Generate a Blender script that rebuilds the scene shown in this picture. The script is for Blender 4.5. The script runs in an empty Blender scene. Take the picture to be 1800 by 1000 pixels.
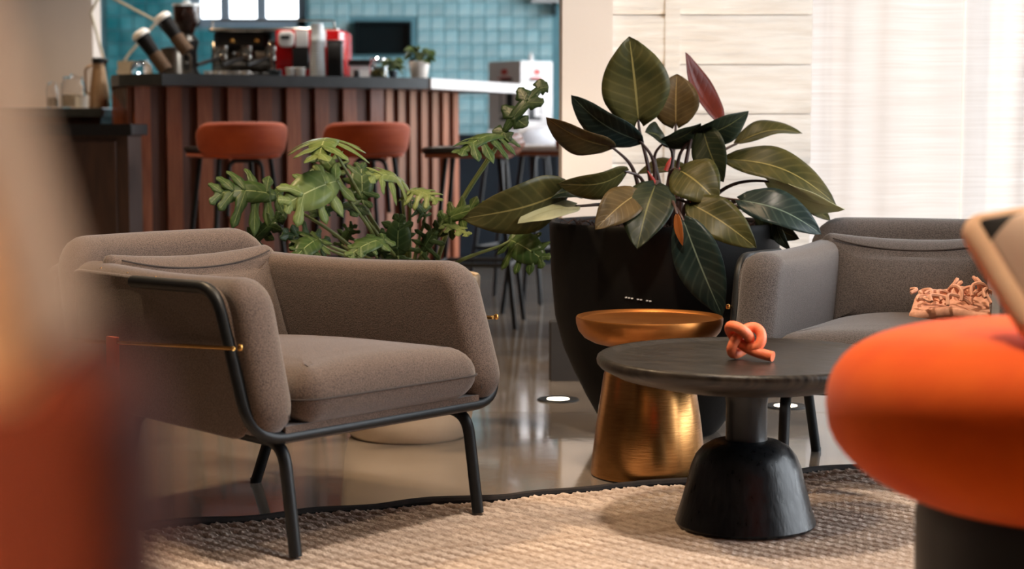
import bpy, math, random
from mathutils import Vector, Matrix
random.seed(7)
PI = math.pi
SC = bpy.context.scene
COL = SC.collection

# ------------------------------------------------------------------ camera
F = 3080.0                 # focal length in pixels of the 1800 px wide frame
PITCH = math.atan(280 / F)
CZ = 0.9
cam = bpy.data.cameras.new('camera')
cam.sensor_width = 36.0
cam.lens = F / 1800 * 36
camo = bpy.data.objects.new('camera', cam)
COL.objects.link(camo)
camo.location = (0, 0, CZ)
camo.rotation_euler = (PI / 2 - PITCH, 0, 0)
cam.clip_start = 0.02
cam.dof.use_dof = True
cam.dof.focus_distance = 4.35
cam.dof.aperture_fstop = 3.1
SC.camera = camo

# ------------------------------------------------------------------ world, exposure
w = bpy.data.worlds.new('sky'); SC.world = w
w.use_nodes = True
bg = w.node_tree.nodes['Background']
bg.inputs['Color'].default_value = (0.88, 0.94, 1.0, 1)
bg.inputs['Strength'].default_value = 7.0
SC.view_settings.view_transform = 'Standard'
SC.view_settings.look = 'None'
SC.view_settings.gamma = 1.0
SC.view_settings.use_curve_mapping = False
SC.view_settings.exposure = 0.42

def portal(loc, rot, sx, sy):
    l = bpy.data.lights.new('window_portal', 'AREA')
    l.shape = 'RECTANGLE'; l.size = sx; l.size_y = sy
    l.cycles.is_portal = True
    o = bpy.data.objects.new('window_portal', l)
    o.location = loc; o.rotation_euler = rot
    COL.objects.link(o)
portal((2.3, 6.52, 1.6), (-PI / 2, 0, 0), 2.5, 3.1)          # curtained window, facing the camera
portal((3.68, 3.9, 1.65), (0, PI / 2, 0), 3.1, 3.6)          # right-hand glazing
portal((1.13, 10.2, 1.6), (0, PI / 2, 0), 3.0, 4.6)          # bar side glazing
portal((-1.95, 13.2, 2.2), (-PI / 2, 0, 0), 0.9, 2.0)        # window behind the bar

def P(px, py, Y):
    """world point seen at pixel px,py (1800x1000 frame) at world depth Y"""
    u = (px - 900) / F; v = (500 - py) / F
    c, s = math.cos(PITCH), math.sin(PITCH)
    dy = c + v * s; dz = -s + v * c
    t = Y / dy
    return Vector((u * t, Y, CZ + dz * t))

# ------------------------------------------------------------------ materials
def newmat(name):
    m = bpy.data.materials.new(name); m.use_nodes = True
    return m, m.node_tree, m.node_tree.nodes['Principled BSDF']

def lin(c):
    return tuple((x / 12.92 if x <= .04045 else ((x + .055) / 1.055) ** 2.4) for x in c)

def rgb(r, g, b):
    return lin((r / 255, g / 255, b / 255)) + (1,)

def mat(name, col, rough=.5, metal=0, var=None, scale=8, stretch=(1, 1, 1), bump=0, bscale=None,
        spec=.5, coat=0, alpha=1, trans=0, emit=None, estr=0, sheen=0, island=0, detail=4, rvar=0, aniso=0, obrand=0):
    m, nt, b = newmat(name)
    N, L = nt.nodes, nt.links
    b.inputs['Base Color'].default_value = col
    b.inputs['Roughness'].default_value = rough
    b.inputs['Metallic'].default_value = metal
    b.inputs['Specular IOR Level'].default_value = spec
    b.inputs['Coat Weight'].default_value = coat
    b.inputs['Alpha'].default_value = alpha
    b.inputs['Transmission Weight'].default_value = trans
    b.inputs['Sheen Weight'].default_value = sheen
    b.inputs['Anisotropic'].default_value = aniso
    if emit:
        b.inputs['Emission Color'].default_value = emit
        b.inputs['Emission Strength'].default_value = estr
    if var or bump or rvar:
        tc = N.new('ShaderNodeTexCoord'); mp = N.new('ShaderNodeMapping')
        mp.inputs['Scale'].default_value = stretch
        L.new(tc.outputs['Object'], mp.inputs['Vector'])
        nz = N.new('ShaderNodeTexNoise'); nz.inputs['Scale'].default_value = scale
        nz.inputs['Detail'].default_value = detail
        L.new(mp.outputs[0], nz.inputs['Vector'])
        if var:
            cr = N.new('ShaderNodeValToRGB')
            cr.color_ramp.elements[0].position = .32; cr.color_ramp.elements[1].position = .68
            cr.color_ramp.elements[0].color = col; cr.color_ramp.elements[1].color = var
            L.new(nz.outputs['Fac'], cr.inputs['Fac'])
            out = cr.outputs['Color']
            if island or obrand:
                hs = N.new('ShaderNodeHueSaturation')
                mr = N.new('ShaderNodeMapRange')
                if island:
                    gi = N.new('ShaderNodeNewGeometry'); src = gi.outputs['Random Per Island']
                else:
                    gi = N.new('ShaderNodeObjectInfo'); src = gi.outputs['Random']
                k = island or obrand
                mr.inputs['To Min'].default_value = 1 - k; mr.inputs['To Max'].default_value = 1 + k
                L.new(src, mr.inputs['Value']); L.new(mr.outputs[0], hs.inputs['Value'])
                L.new(out, hs.inputs['Color']); out = hs.outputs['Color']
            L.new(out, b.inputs['Base Color'])
        if rvar:
            mr2 = N.new('ShaderNodeMapRange')
            mr2.inputs['From Min'].default_value = .3; mr2.inputs['From Max'].default_value = .7
            mr2.inputs['To Min'].default_value = max(0, rough - rvar); mr2.inputs['To Max'].default_value = rough + rvar
            L.new(nz.outputs['Fac'], mr2.inputs['Value']); L.new(mr2.outputs[0], b.inputs['Roughness'])
        if bump:
            n2 = nz
            if bscale:
                n2 = N.new('ShaderNodeTexNoise'); n2.inputs['Scale'].default_value = bscale
                n2.inputs['Detail'].default_value = 5
                L.new(mp.outputs[0], n2.inputs['Vector'])
            bp = N.new('ShaderNodeBump'); bp.inputs['Strength'].default_value = bump
            bp.inputs['Distance'].default_value = .01
            L.new(n2.outputs['Fac'], bp.inputs['Height']); L.new(bp.outputs[0], b.inputs['Normal'])
    return m

def fabric(name, c1, c2, scale=420, sheen=.25, rough=.95):
    """woven two-tone cloth: fine diagonal twill of two yarn colours, soft mottling, bump"""
    m, nt, b = newmat(name); N, L = nt.nodes, nt.links
    tc = N.new('ShaderNodeTexCoord')
    nz = N.new('ShaderNodeTexNoise'); nz.inputs['Scale'].default_value = scale; nz.inputs['Detail'].default_value = 2
    L.new(tc.outputs['Object'], nz.inputs['Vector'])
    vo = N.new('ShaderNodeTexVoronoi'); vo.inputs['Scale'].default_value = scale * .9
    L.new(tc.outputs['Object'], vo.inputs['Vector'])
    a = N.new('ShaderNodeMath'); a.operation = 'MULTIPLY_ADD'
    L.new(vo.outputs['Distance'], a.inputs[0]); a.inputs[1].default_value = .7
    L.new(nz.outputs['Fac'], a.inputs[2])
    cr = N.new('ShaderNodeValToRGB')
    cr.color_ramp.elements[0].position = .4; cr.color_ramp.elements[1].position = 1.0
    cr.color_ramp.elements[0].color = c1; cr.color_ramp.elements[1].color = c2
    L.new(a.outputs[0], cr.inputs['Fac']); L.new(cr.outputs['Color'], b.inputs['Base Color'])
    bp = N.new('ShaderNodeBump'); bp.inputs['Strength'].default_value = .35; bp.inputs['Distance'].default_value = .002
    L.new(a.outputs[0], bp.inputs['Height']); L.new(bp.outputs[0], b.inputs['Normal'])
    b.inputs['Roughness'].default_value = rough
    b.inputs['Sheen Weight'].default_value = sheen; b.inputs['Sheen Roughness'].default_value = .5
    b.inputs['Specular IOR Level'].default_value = .2
    return m

def leafmat(name, c_blade, c_var, c_vein, veins=9, rough=.38, vstr=.13, tl=.12):
    """leaf with pale midrib and herringbone side veins from its UVs; paler back side; slightly translucent"""
    m, nt, b = newmat(name); N, L = nt.nodes, nt.links
    uv = N.new('ShaderNodeUVMap'); uv.uv_map = 'UVMap'
    sp = N.new('ShaderNodeSeparateXYZ'); L.new(uv.outputs[0], sp.inputs[0])
    def math_(op, a, bb=None):
        n = N.new('ShaderNodeMath'); n.operation = op
        for i, v in enumerate((a, bb)):
            if v is None: continue
            if isinstance(v, (int, float)): n.inputs[i].default_value = v
            else: L.new(v, n.inputs[i])
        return n.outputs[0]
    va = math_('ABSOLUTE', math_('SUBTRACT', sp.outputs['Y'], .5))        # 0 mid .. .5 edge
    rib = math_('LESS_THAN', va, .016)
    ph = math_('MULTIPLY', math_('SUBTRACT', sp.outputs['X'], math_('MULTIPLY', va, .42)), veins * 2 * PI)
    vn = math_('POWER', math_('MULTIPLY', math_('ADD', math_('SINE', ph), 1.0), .5), 7.0)
    vn = math_('MULTIPLY', vn, vstr)
    fac = math_('MAXIMUM', rib, vn)
    tc = N.new('ShaderNodeTexCoord')
    nz = N.new('ShaderNodeTexNoise'); nz.inputs['Scale'].default_value = 14; nz.inputs['Detail'].default_value = 3
    L.new(tc.outputs['Object'], nz.inputs['Vector'])
    cr = N.new('ShaderNodeValToRGB'); cr.color_ramp.elements[0].position = .35; cr.color_ramp.elements[1].position = .7
    cr.color_ramp.elements[0].color = c_blade; cr.color_ramp.elements[1].color = c_var
    L.new(nz.outputs['Fac'], cr.inputs['Fac'])
    mx = N.new('ShaderNodeMix'); mx.data_type = 'RGBA'
    L.new(fac, mx.inputs['Factor']); L.new(cr.outputs['Color'], mx.inputs['A']); mx.inputs['B'].default_value = c_vein
    out = mx.outputs['Result']
    L.new(out, b.inputs['Base Color'])
    b.inputs['Roughness'].default_value = rough
    b.inputs['Specular IOR Level'].default_value = .22
    bp = N.new('ShaderNodeBump'); bp.inputs['Strength'].default_value = .35; bp.inputs['Distance'].default_value = .004
    L.new(math_('SUBTRACT', 1.0, vn), bp.inputs['Height']); L.new(bp.outputs[0], b.inputs['Normal'])
    tr = N.new('ShaderNodeBsdfTranslucent'); tr.inputs['Color'].default_value = c_var
    ms = N.new('ShaderNodeMixShader'); ms.inputs[0].default_value = tl
    L.new(b.outputs[0], ms.inputs[1]); L.new(tr.outputs[0], ms.inputs[2])
    L.new(ms.outputs[0], N['Material Output'].inputs['Surface'])
    return m

M = {}
M['plaster'] = mat('smooth_plaster', rgb(236, 226, 218), .85, var=rgb(228, 216, 206), scale=1.5, bump=.05, bscale=60)
M['boardwall'] = mat('whitewashed_board_concrete', rgb(240, 234, 226), .9, var=rgb(226, 216, 205), scale=5,
                     stretch=(1, 1, 9), bump=.9, bscale=7, obrand=.03)
M['ceiling'] = mat('ceiling_paint', rgb(128, 112, 98), .9, var=rgb(118, 104, 90), scale=2)
M['wallwarm'] = mat('warm_wall_paint', rgb(196, 176, 156), .85, var=rgb(186, 166, 146), scale=2)
M['wallpale'] = mat('pale_beige_wall_paint', rgb(232, 216, 202), .85, var=rgb(224, 206, 192), scale=2)
M['wallbrown'] = mat('dark_brown_wall_paint', rgb(92, 70, 56), .85, var=rgb(84, 64, 50), scale=2)
M['frame'] = mat('dark_window_frame', rgb(70, 72, 76), .5, var=rgb(80, 82, 86), scale=9)
M['mullion'] = mat('grey_mullion_paint', rgb(150, 165, 178), .5, var=rgb(140, 155, 170), scale=9)
M['concrete'] = mat('polished_concrete', rgb(138, 126, 114), .09, var=rgb(98, 88, 78), scale=2.2, bump=.015, bscale=25,
                    detail=7, spec=.75, rvar=.05, obrand=.05, coat=.15)
M['joint'] = mat('dark_floor_joint', rgb(60, 52, 46), .8, var=rgb(52, 46, 40), scale=9)
M['darkbase'] = mat('dark_metal_base', rgb(48, 42, 38), .5, var=rgb(40, 36, 34), scale=6)
M['tile'] = mat('turquoise_glazed_tile', rgb(152, 214, 226), .16, var=rgb(206, 236, 240), scale=7, bump=.12, bscale=14, obrand=.11, spec=.6)
M['tilestuff'] = mat('turquoise_glazed_tile_field', rgb(26, 150, 164), .16, var=rgb(120, 200, 210), scale=4, bump=.12, bscale=14, island=.2, spec=.6)
M['grout'] = mat('pale_blue_grout', rgb(120, 170, 182), .85, var=rgb(110, 160, 172), scale=9)
M['fabric'] = fabric('grey_brown_twill', rgb(29, 21, 16), rgb(97, 80, 70))
M['fabric2'] = fabric('charcoal_twill', rgb(26, 22, 20), rgb(88, 80, 77))
M['seam'] = mat('dark_seam_thread', rgb(62, 52, 48), .9, var=rgb(52, 44, 40), scale=300)
M['blackmetal'] = mat('black_powder_coated_steel', rgb(13, 15, 17), .45, var=rgb(18, 20, 22), scale=60, bump=.03, bscale=400, spec=.32)
M['brass'] = mat('brushed_brass', rgb(194, 144, 88), .24, 1, var=rgb(172, 122, 70), scale=26, stretch=(1, 1, 14), bump=.02, aniso=.5)
M['brasstop'] = mat('satin_brass', rgb(188, 124, 66), .42, 1, var=rgb(172, 110, 58), scale=12, bump=.01)
M['brassrod'] = mat('polished_brass_rod', rgb(214, 164, 92), .25, 1, var=rgb(200, 150, 82), scale=40)
M['blackwood'] = mat('black_stained_ash', rgb(18, 15, 13), .36, var=rgb(54, 46, 38), scale=14, stretch=(1, 11, 1), bump=.12, detail=6, rvar=.06, spec=.36)
M['blackturned'] = mat('black_turned_wood', rgb(9, 10, 12), .32, var=rgb(18, 20, 23), scale=16, stretch=(6, 6, 1), bump=.1, detail=6, rvar=.06, spec=.3)
M['blackpot'] = mat('matt_black_planter', rgb(9, 7, 6), .6, var=rgb(14, 11, 9), scale=4, bump=.05, bscale=60, spec=.2)
M['creampot'] = mat('cream_ceramic_planter', rgb(226, 206, 182), .6, var=rgb(214, 192, 166), scale=6, bump=.05, bscale=60)
M['whitepot'] = mat('white_ceramic', rgb(236, 226, 216), .4, var=rgb(228, 216, 206), scale=9)
M['soil'] = mat('dark_bark_soil', rgb(44, 28, 20), .95, var=rgb(70, 48, 36), scale=60, bump=.8, bscale=70)
M['root'] = mat('wiry_brown_moss', rgb(62, 40, 30), .9, var=rgb(44, 28, 22), scale=90)
M['knot'] = mat('orange_leather_cord', rgb(236, 112, 64), .5, var=rgb(242, 134, 92), scale=60, bump=.15, bscale=300)
M['strap'] = mat('tan_leather_strap', rgb(196, 78, 38), .5, var=rgb(180, 66, 30), scale=40, bump=.1)
M['velvet'] = mat('orange_velvet', rgb(240, 96, 2), .85, var=rgb(230, 82, 1), scale=10, sheen=.08, spec=.2, bump=.06, bscale=180)
M['rust'] = mat('rust_velvet', rgb(88, 32, 13), .85, var=rgb(74, 25, 9), scale=10, sheen=.05, spec=.2, bump=.06, bscale=180)
M['peach'] = mat('peach_linen', rgb(232, 188, 150), .9, var=rgb(224, 176, 138), scale=14, bump=.06, bscale=180)
M['stoolorange'] = mat('burnt_orange_upholstery', rgb(180, 78, 34), .75, var=rgb(166, 66, 26), scale=12, sheen=.25, spec=.25, bump=.06, bscale=150)
M['stoolblack'] = mat('black_leather_seat', rgb(24, 20, 20), .4, var=rgb(32, 28, 27), scale=30, bump=.08)
M['sheenpad'] = mat('window_sheen_leather', rgb(214, 212, 216), .35, var=rgb(204, 202, 206), scale=30, bump=.05)  # white stands in for window light reflected on the stool leather
M['brownleather'] = mat('cognac_leather_shell', rgb(140, 76, 44), .45, var=rgb(124, 64, 36), scale=20, bump=.06)
M['walnut'] = mat('walnut_board', rgb(116, 60, 38), .32, var=rgb(148, 88, 60), scale=9, stretch=(9, 9, .7), bump=.06, detail=6, obrand=.3, coat=.22)
M['walnutdark'] = mat('dark_walnut_backing', rgb(82, 44, 29), .5, var=rgb(100, 58, 40), scale=9, stretch=(9, 9, .7), detail=6, obrand=.25)
M['countertop'] = mat('dark_slate_countertop', rgb(58, 62, 64), .38, var=rgb(48, 52, 54), scale=20, bump=.04)
M['cabinet'] = mat('dark_brown_cabinet', rgb(74, 48, 34), .5, var=rgb(58, 38, 28), scale=6, stretch=(6, 6, .8))
M['navy'] = mat('dark_navy_cabinet', rgb(26, 38, 48), .4, var=rgb(20, 30, 40), scale=6)
M['whitetop'] = mat('white_solid_surface', rgb(222, 220, 220), .3, var=rgb(214, 212, 212), scale=6)
M['red'] = mat('red_enamel', rgb(198, 14, 20), .25, var=rgb(186, 10, 16), scale=6, coat=.4)
M['chrome'] = mat('polished_steel', rgb(200, 196, 190), .18, 1, var=rgb(184, 180, 174), scale=12)
M['steel'] = mat('brushed_steel', rgb(172, 160, 146), .32, 1, var=rgb(150, 140, 128), scale=30, stretch=(1, 1, 12))
M['bronze'] = mat('bronze_steel_carafe', rgb(206, 172, 138), .4, .85, var=rgb(190, 156, 122), scale=20)
M['black'] = mat('black_plastic', rgb(18, 18, 19), .4, var=rgb(24, 24, 26), scale=20)
M['bluegrey'] = mat('blue_grey_box', rgb(46, 58, 68), .6, var=rgb(40, 52, 62), scale=12)
M['white'] = mat('white_plastic', rgb(236, 234, 232), .4, var=rgb(228, 226, 224), scale=12)
M['card'] = mat('kraft_card', rgb(196, 182, 160), .8, var=rgb(186, 172, 150), scale=20)
M['carton'] = mat('white_carton', rgb(228, 222, 220), .6, var=rgb(220, 214, 212), scale=8)
M['redprint'] = mat('red_print', rgb(204, 84, 78), .6, var=rgb(198, 76, 70), scale=20)
M['blackprint'] = mat('black_print', rgb(30, 32, 34), .6, var=rgb(36, 38, 40), scale=20)
M['glass'] = mat('clear_glass', (1, 1, 1, 1), .03, trans=1)
M['pane'] = mat('window_glass', (.9, .97, 1, 1), .0, trans=1)
M['clearplastic'] = mat('clear_plastic', rgb(240, 244, 246), .2, trans=.35)
M['hopper'] = mat('smoked_hopper_of_beans', rgb(58, 34, 26), .2, var=rgb(40, 24, 18), scale=40, coat=.5)
M['kraftsleeve'] = mat('brown_cup_sleeve', rgb(112, 86, 64), .8, var=rgb(90, 68, 50), scale=20)
M['tea'] = mat('golden_green_tea_leaves', rgb(150, 140, 70), .9, var=rgb(96, 100, 50), scale=60)
M['wire'] = mat('pale_brass_wire', rgb(214, 200, 172), .4, .3, var=rgb(204, 190, 162), scale=20)
M['fringe'] = mat('pink_wool_fringe', rgb(226, 168, 138), .9, var=rgb(206, 146, 116), scale=90)
M['niche'] = mat('black_niche_lining', rgb(14, 30, 34), .3, var=rgb(10, 24, 28), scale=6)
M['binding'] = mat('dark_rug_binding', rgb(40, 32, 28), .9, var=rgb(30, 24, 22), scale=60)
M['rug'] = mat('cream_jute_cord', rgb(212, 194, 180), .95, var=rgb(178, 156, 140), scale=40, bump=.5, bscale=220, obrand=.08)
M['rugbase'] = mat('rug_backing', rgb(58, 42, 34), .95, var=rgb(48, 35, 29), scale=60)
M['jute'] = M['rug']
M['stem'] = mat('dark_purple_petiole', rgb(66, 40, 34), .45, var=rgb(54, 38, 30), scale=30)
M['gstem'] = mat('green_petiole', rgb(112, 124, 74), .5, var=rgb(96, 110, 62), scale=30)
M['redstem'] = mat('red_leaf_sheath', rgb(176, 50, 36), .5, var=rgb(150, 40, 30), scale=30)
M['lf_olive'] = leafmat('olive_leaf', rgb(52, 54, 26), rgb(78, 72, 36), rgb(140, 128, 76))
M['lf_dark'] = leafmat('dark_green_leaf', rgb(28, 38, 28), rgb(44, 50, 32), rgb(98, 98, 62))
M['lf_brown'] = leafmat('brown_green_leaf', rgb(66, 54, 32), rgb(92, 74, 44), rgb(140, 120, 78))
M['lf_teal'] = leafmat('blue_green_leaf', rgb(26, 40, 38), rgb(42, 54, 50), rgb(110, 126, 112), rough=.3)
M['lf_pale'] = leafmat('pale_leaf_underside', rgb(186, 184, 142), rgb(206, 204, 168), rgb(170, 166, 120), tl=.3)
M['lf_red'] = leafmat('young_red_leaf', rgb(70, 20, 9), rgb(92, 30, 14), rgb(64, 20, 10), tl=.06)
M['lf_dry'] = leafmat('dry_brown_sheath', rgb(150, 90, 44), rgb(130, 74, 34), rgb(110, 64, 30))
M['sp_light'] = leafmat('fresh_green_lobed_leaf', rgb(82, 102, 50), rgb(118, 130, 74), rgb(176, 182, 128), veins=5, rough=.35, tl=.2)
M['sp_mid'] = leafmat('mid_green_lobed_leaf', rgb(48, 70, 34), rgb(76, 94, 48), rgb(150, 160, 108), veins=5, rough=.35, tl=.2)
M['sp_dark'] = leafmat('deep_green_lobed_leaf', rgb(34, 52, 30), rgb(52, 70, 38), rgb(104, 120, 78), veins=5, rough=.35, tl=.15)
M['small_lf'] = leafmat('small_heart_leaf', rgb(52, 72, 38), rgb(84, 100, 56), rgb(120, 130, 84), veins=5, tl=.15)

def curtain_mat():
    m, nt, b = newmat('sheer_white_curtain'); N, L = nt.nodes, nt.links
    tc = N.new('ShaderNodeTexCoord'); mp = N.new('ShaderNodeMapping'); mp.inputs['Scale'].default_value = (2, 2, 260)
    L.new(tc.outputs['Object'], mp.inputs['Vector'])
    nz = N.new('ShaderNodeTexNoise'); nz.inputs['Scale'].default_value = 1.2; nz.inputs['Detail'].default_value = 3
    L.new(mp.outputs[0], nz.inputs['Vector'])
    cr = N.new('ShaderNodeValToRGB'); cr.color_ramp.elements[0].position = .3; cr.color_ramp.elements[1].position = .7
    cr.color_ramp.elements[0].color = rgb(218, 207, 199); cr.color_ramp.elements[1].color = rgb(240, 235, 231)
    L.new(nz.outputs['Fac'], cr.inputs['Fac'])
    df = N.new('ShaderNodeBsdfDiffuse'); tr = N.new('ShaderNodeBsdfTranslucent'); tp = N.new('ShaderNodeBsdfTransparent')
    L.new(cr.outputs['Color'], df.inputs['Color']); L.new(cr.outputs['Color'], tr.inputs['Color'])
    m1 = N.new('ShaderNodeMixShader'); m1.inputs[0].default_value = .62
    L.new(df.outputs[0], m1.inputs[1]); L.new(tr.outputs[0], m1.inputs[2])
    m2 = N.new('ShaderNodeMixShader'); m2.inputs[0].default_value = .12
    L.new(m1.outputs[0], m2.inputs[1]); L.new(tp.outputs[0], m2.inputs[2])
    L.new(m2.outputs[0], N['Material Output'].inputs['Surface'])
    return m
M['curtain'] = curtain_mat()

def pattern_mat():
    """cream cushion cloth with large black and olive painted patches"""
    m, nt, b = newmat('cream_black_olive_print'); N, L = nt.nodes, nt.links
    tc = N.new('ShaderNodeTexCoord')
    vo = N.new('ShaderNodeTexVoronoi'); vo.inputs['Scale'].default_value = 7
    L.new(tc.outputs['Object'], vo.inputs['Vector'])
    cr = N.new('ShaderNodeValToRGB'); cr.color_ramp.interpolation = 'CONSTANT'
    e = cr.color_ramp.elements
    e[0].position = 0; e[0].color = rgb(34, 28, 22)
    e[1].position = .34; e[1].color = rgb(126, 104, 70)
    x = e.new(.46); x.color = rgb(224, 190, 164)
    sp = N.new('ShaderNodeSeparateColor'); L.new(vo.outputs['Color'], sp.inputs[0])
    L.new(sp.outputs[0], cr.inputs['Fac']); L.new(cr.outputs['Color'], b.inputs['Base Color'])
    b.inputs['Roughness'].default_value = .9
    return m
M['pattern'] = pattern_mat()

# ------------------------------------------------------------------ mesh tools
class MB:
    def __init__(s): s.v = []; s.f = []; s.uv = {}
    def add(s, vs, fs):
        o = len(s.v); s.v += [tuple(x) for x in vs]; s.f += [tuple(i + o for i in f) for f in fs]; return o
    def box(s, x0, x1, y0, y1, z0, z1, bev=0):
        if bev <= 0:
            v = [(x0, y0, z0), (x1, y0, z0), (x1, y1, z0), (x0, y1, z0), (x0, y0, z1), (x1, y0, z1), (x1, y1, z1), (x0, y1, z1)]
            s.add(v, [(3, 2, 1, 0), (4, 5, 6, 7), (0, 1, 5, 4), (1, 2, 6, 5), (2, 3, 7, 6), (3, 0, 4, 7)])
        else:
            pts = [(x0 + bev, y0), (x1 - bev, y0), (x1, y0 + bev), (x1, y1 - bev), (x1 - bev, y1), (x0 + bev, y1), (x0, y1 - bev), (x0, y0 + bev)]
            s.prism(pts, z0, z1, bev * .6)
        return s
    def prism(s, pts, z0, z1, bev=0):
        n = len(pts)
        if bev:
            cx = sum(p[0] for p in pts) / n; cy = sum(p[1] for p in pts) / n
            def ins(p):
                d = math.hypot(p[0] - cx, p[1] - cy) or 1
                k = max(0, 1 - bev / d); return (cx + (p[0] - cx) * k, cy + (p[1] - cy) * k)
            lay = [([ins(p) for p in pts], z0), (pts, z0 + bev), (pts, z1 - bev), ([ins(p) for p in pts], z1)]
        else:
            lay = [(pts, z0), (pts, z1)]
        v = [(p[0], p[1], z) for ps, z in lay for p in ps]
        f = [tuple(range(n - 1, -1, -1)), tuple(range((len(lay) - 1) * n, len(lay) * n))]
        for k in range(len(lay) - 1):
            for i in range(n):
                j = (i + 1) % n
                f.append((k * n + i, k * n + j, (k + 1) * n + j, (k + 1) * n + i))
        s.add(v, f); return s
    def lathe(s, prof, seg=48, c=(0, 0, 0), closed=False):
        v = []; f = []; n = len(prof)
        for k in range(seg):
            a = 2 * PI * k / seg
            for r, z in prof: v.append((c[0] + r * math.cos(a), c[1] + r * math.sin(a), c[2] + z))
        for k in range(seg):
            k2 = (k + 1) % seg
            for i in range(n - 1): f.append((k * n + i, k2 * n + i, k2 * n + i + 1, k * n + i + 1))
            if closed: f.append((k * n + n - 1, k2 * n + n - 1, k2 * n, k * n))
        s.add(v, f); return s
    def tube(s, path, r, seg=10, closed=False, caps=True):
        path = [Vector(p) for p in path]; n = len(path)
        R = r if isinstance(r, (list, tuple)) else [r] * n
        tans = []
        for i in range(n):
            a = path[(i - 1) % n] if (closed or i > 0) else path[i]
            b = path[(i + 1) % n] if (closed or i < n - 1) else path[i]
            t = (b - a); tans.append(t.normalized() if t.length > 1e-9 else Vector((0, 0, 1)))
        up = Vector((0, 0, 1)) if abs(tans[0].z) < .9 else Vector((1, 0, 0))
        nn = (up - tans[0] * up.dot(tans[0])).normalized()
        v = []; f = []
        for i in range(n):
            nn = (nn - tans[i] * nn.dot(tans[i]))
            nn = nn.normalized() if nn.length > 1e-6 else tans[i].orthogonal().normalized()
            bb = tans[i].cross(nn)
            for k in range(seg):
                a = 2 * PI * k / seg
                v.append(path[i] + (nn * math.cos(a) + bb * math.sin(a)) * R[i])
        m = n if closed else n - 1
        for i in range(m):
            j = (i + 1) % n
            for k in range(seg):
                k2 = (k + 1) % seg
                f.append((i * seg + k, i * seg + k2, j * seg + k2, j * seg + k))
        if caps and not closed:
            f.append(tuple(range(seg - 1, -1, -1))); f.append(tuple((n - 1) * seg + k for k in range(seg)))
        s.add(v, f); return s
    def panel(s, outline, t, r, puff, fn, fold=6, inner=(.93, .84, .72, .58, .42, .22)):
        """soft upholstered panel: outline in 2-D, thickness t, rounded edge r, puffed faces; fn(a,b,h)->xyz"""
        n = len(outline)
        O = [Vector((p[0], p[1])) for p in outline]
        C = sum(O, Vector((0, 0))) / n
        nor = []
        for i in range(n):
            d = O[(i + 1) % n] - O[(i - 1) % n]
            nor.append(Vector((-d.y, d.x)).normalized())
        if sum((C - O[i]).dot(nor[i]) for i in range(n)) < 0: nor = [-x for x in nor]
        half = []
        for k in range(fold + 1):
            a = PI / 2 * k / fold
            half.append(([O[i] + nor[i] * (r * (1 - math.cos(a))) for i in range(n)], t / 2 * math.sin(a), 0))
        base = half[-1][0]
        for q in inner:
            half.append(([C + (p - C) * q for p in base], t / 2, 1))
        hx = max(abs(p.x - C.x) for p in base); hy = max(abs(p.y - C.y) for p in base)
        def pf(p):
            X, Y = abs(p.x - C.x) / hx, abs(p.y - C.y) / hy
            return puff * max(0, 1 - X ** 2.4) * max(0, 1 - Y ** 2.4)
        rings = [(ps, [h + (pf(p) if k else 0) for p in ps]) for ps, h, k in reversed(half)] + [(ps, [-h - (pf(p) if k else 0) for p in ps]) for ps, h, k in half[1:]]
        v = []; f = []
        for ps, h in rings:
            for p, hh in zip(ps, h): v.append(fn(p.x, p.y, hh))
        R = len(rings)
        for k in range(R - 1):
            for i in range(n):
                j = (i + 1) % n
                f.append((k * n + i, k * n + j, (k + 1) * n + j, (k + 1) * n + i))
        v.append(fn(C.x, C.y, t / 2 + puff)); v.append(fn(C.x, C.y, -t / 2 - puff))
        a, b = R * n, R * n + 1
        for i in range(n):
            j = (i + 1) % n
            f.append((a, j, i)); f.append((b, (R - 1) * n + i, (R - 1) * n + j))
        s.add(v, f); return s
    def mesh(s, name, smooth=True):
        me = bpy.data.meshes.new(name)
        me.from_pydata(s.v, [], s.f); me.update()
        if smooth:
            me.polygons.foreach_set('use_smooth', [True] * len(me.polygons))
            try: me.set_sharp_from_angle(angle=math.radians(40))
            except Exception: pass
        return me

def obj(name, mb, m, parent=None, smooth=True, loc=None):
    me = mb.mesh(name, smooth) if isinstance(mb, MB) else mb
    if m is not None and not me.materials: me.materials.append(M[m] if isinstance(m, str) else m)
    o = bpy.data.objects.new(name, me); COL.objects.link(o)
    if parent is not None: o.parent = parent
    if loc is not None: o.location = loc
    return o

def fixn(o):
    """make the normals of a closed part consistent"""
    import bmesh
    bm = bmesh.new(); bm.from_mesh(o.data); bmesh.ops.recalc_face_normals(bm, faces=bm.faces); bm.to_mesh(o.data); bm.free()
    return o

def tag(o, label, cat, group=None):
    o['label'] = label; o['category'] = cat
    if group: o['group'] = group
    return o

def thing(name, label, cat, loc=(0, 0, 0), rz=0, group=None):
    o = bpy.data.objects.new(name, None); COL.objects.link(o)
    o.location = loc; o.rotation_euler = (0, 0, rz); o.empty_display_size = .1
    return tag(o, label, cat, group)

def struct(name, mb, m, parent=None, smooth=False):
    o = obj(name, mb, m, parent, smooth)
    if parent is None: o['kind'] = 'structure'
    return o

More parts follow.
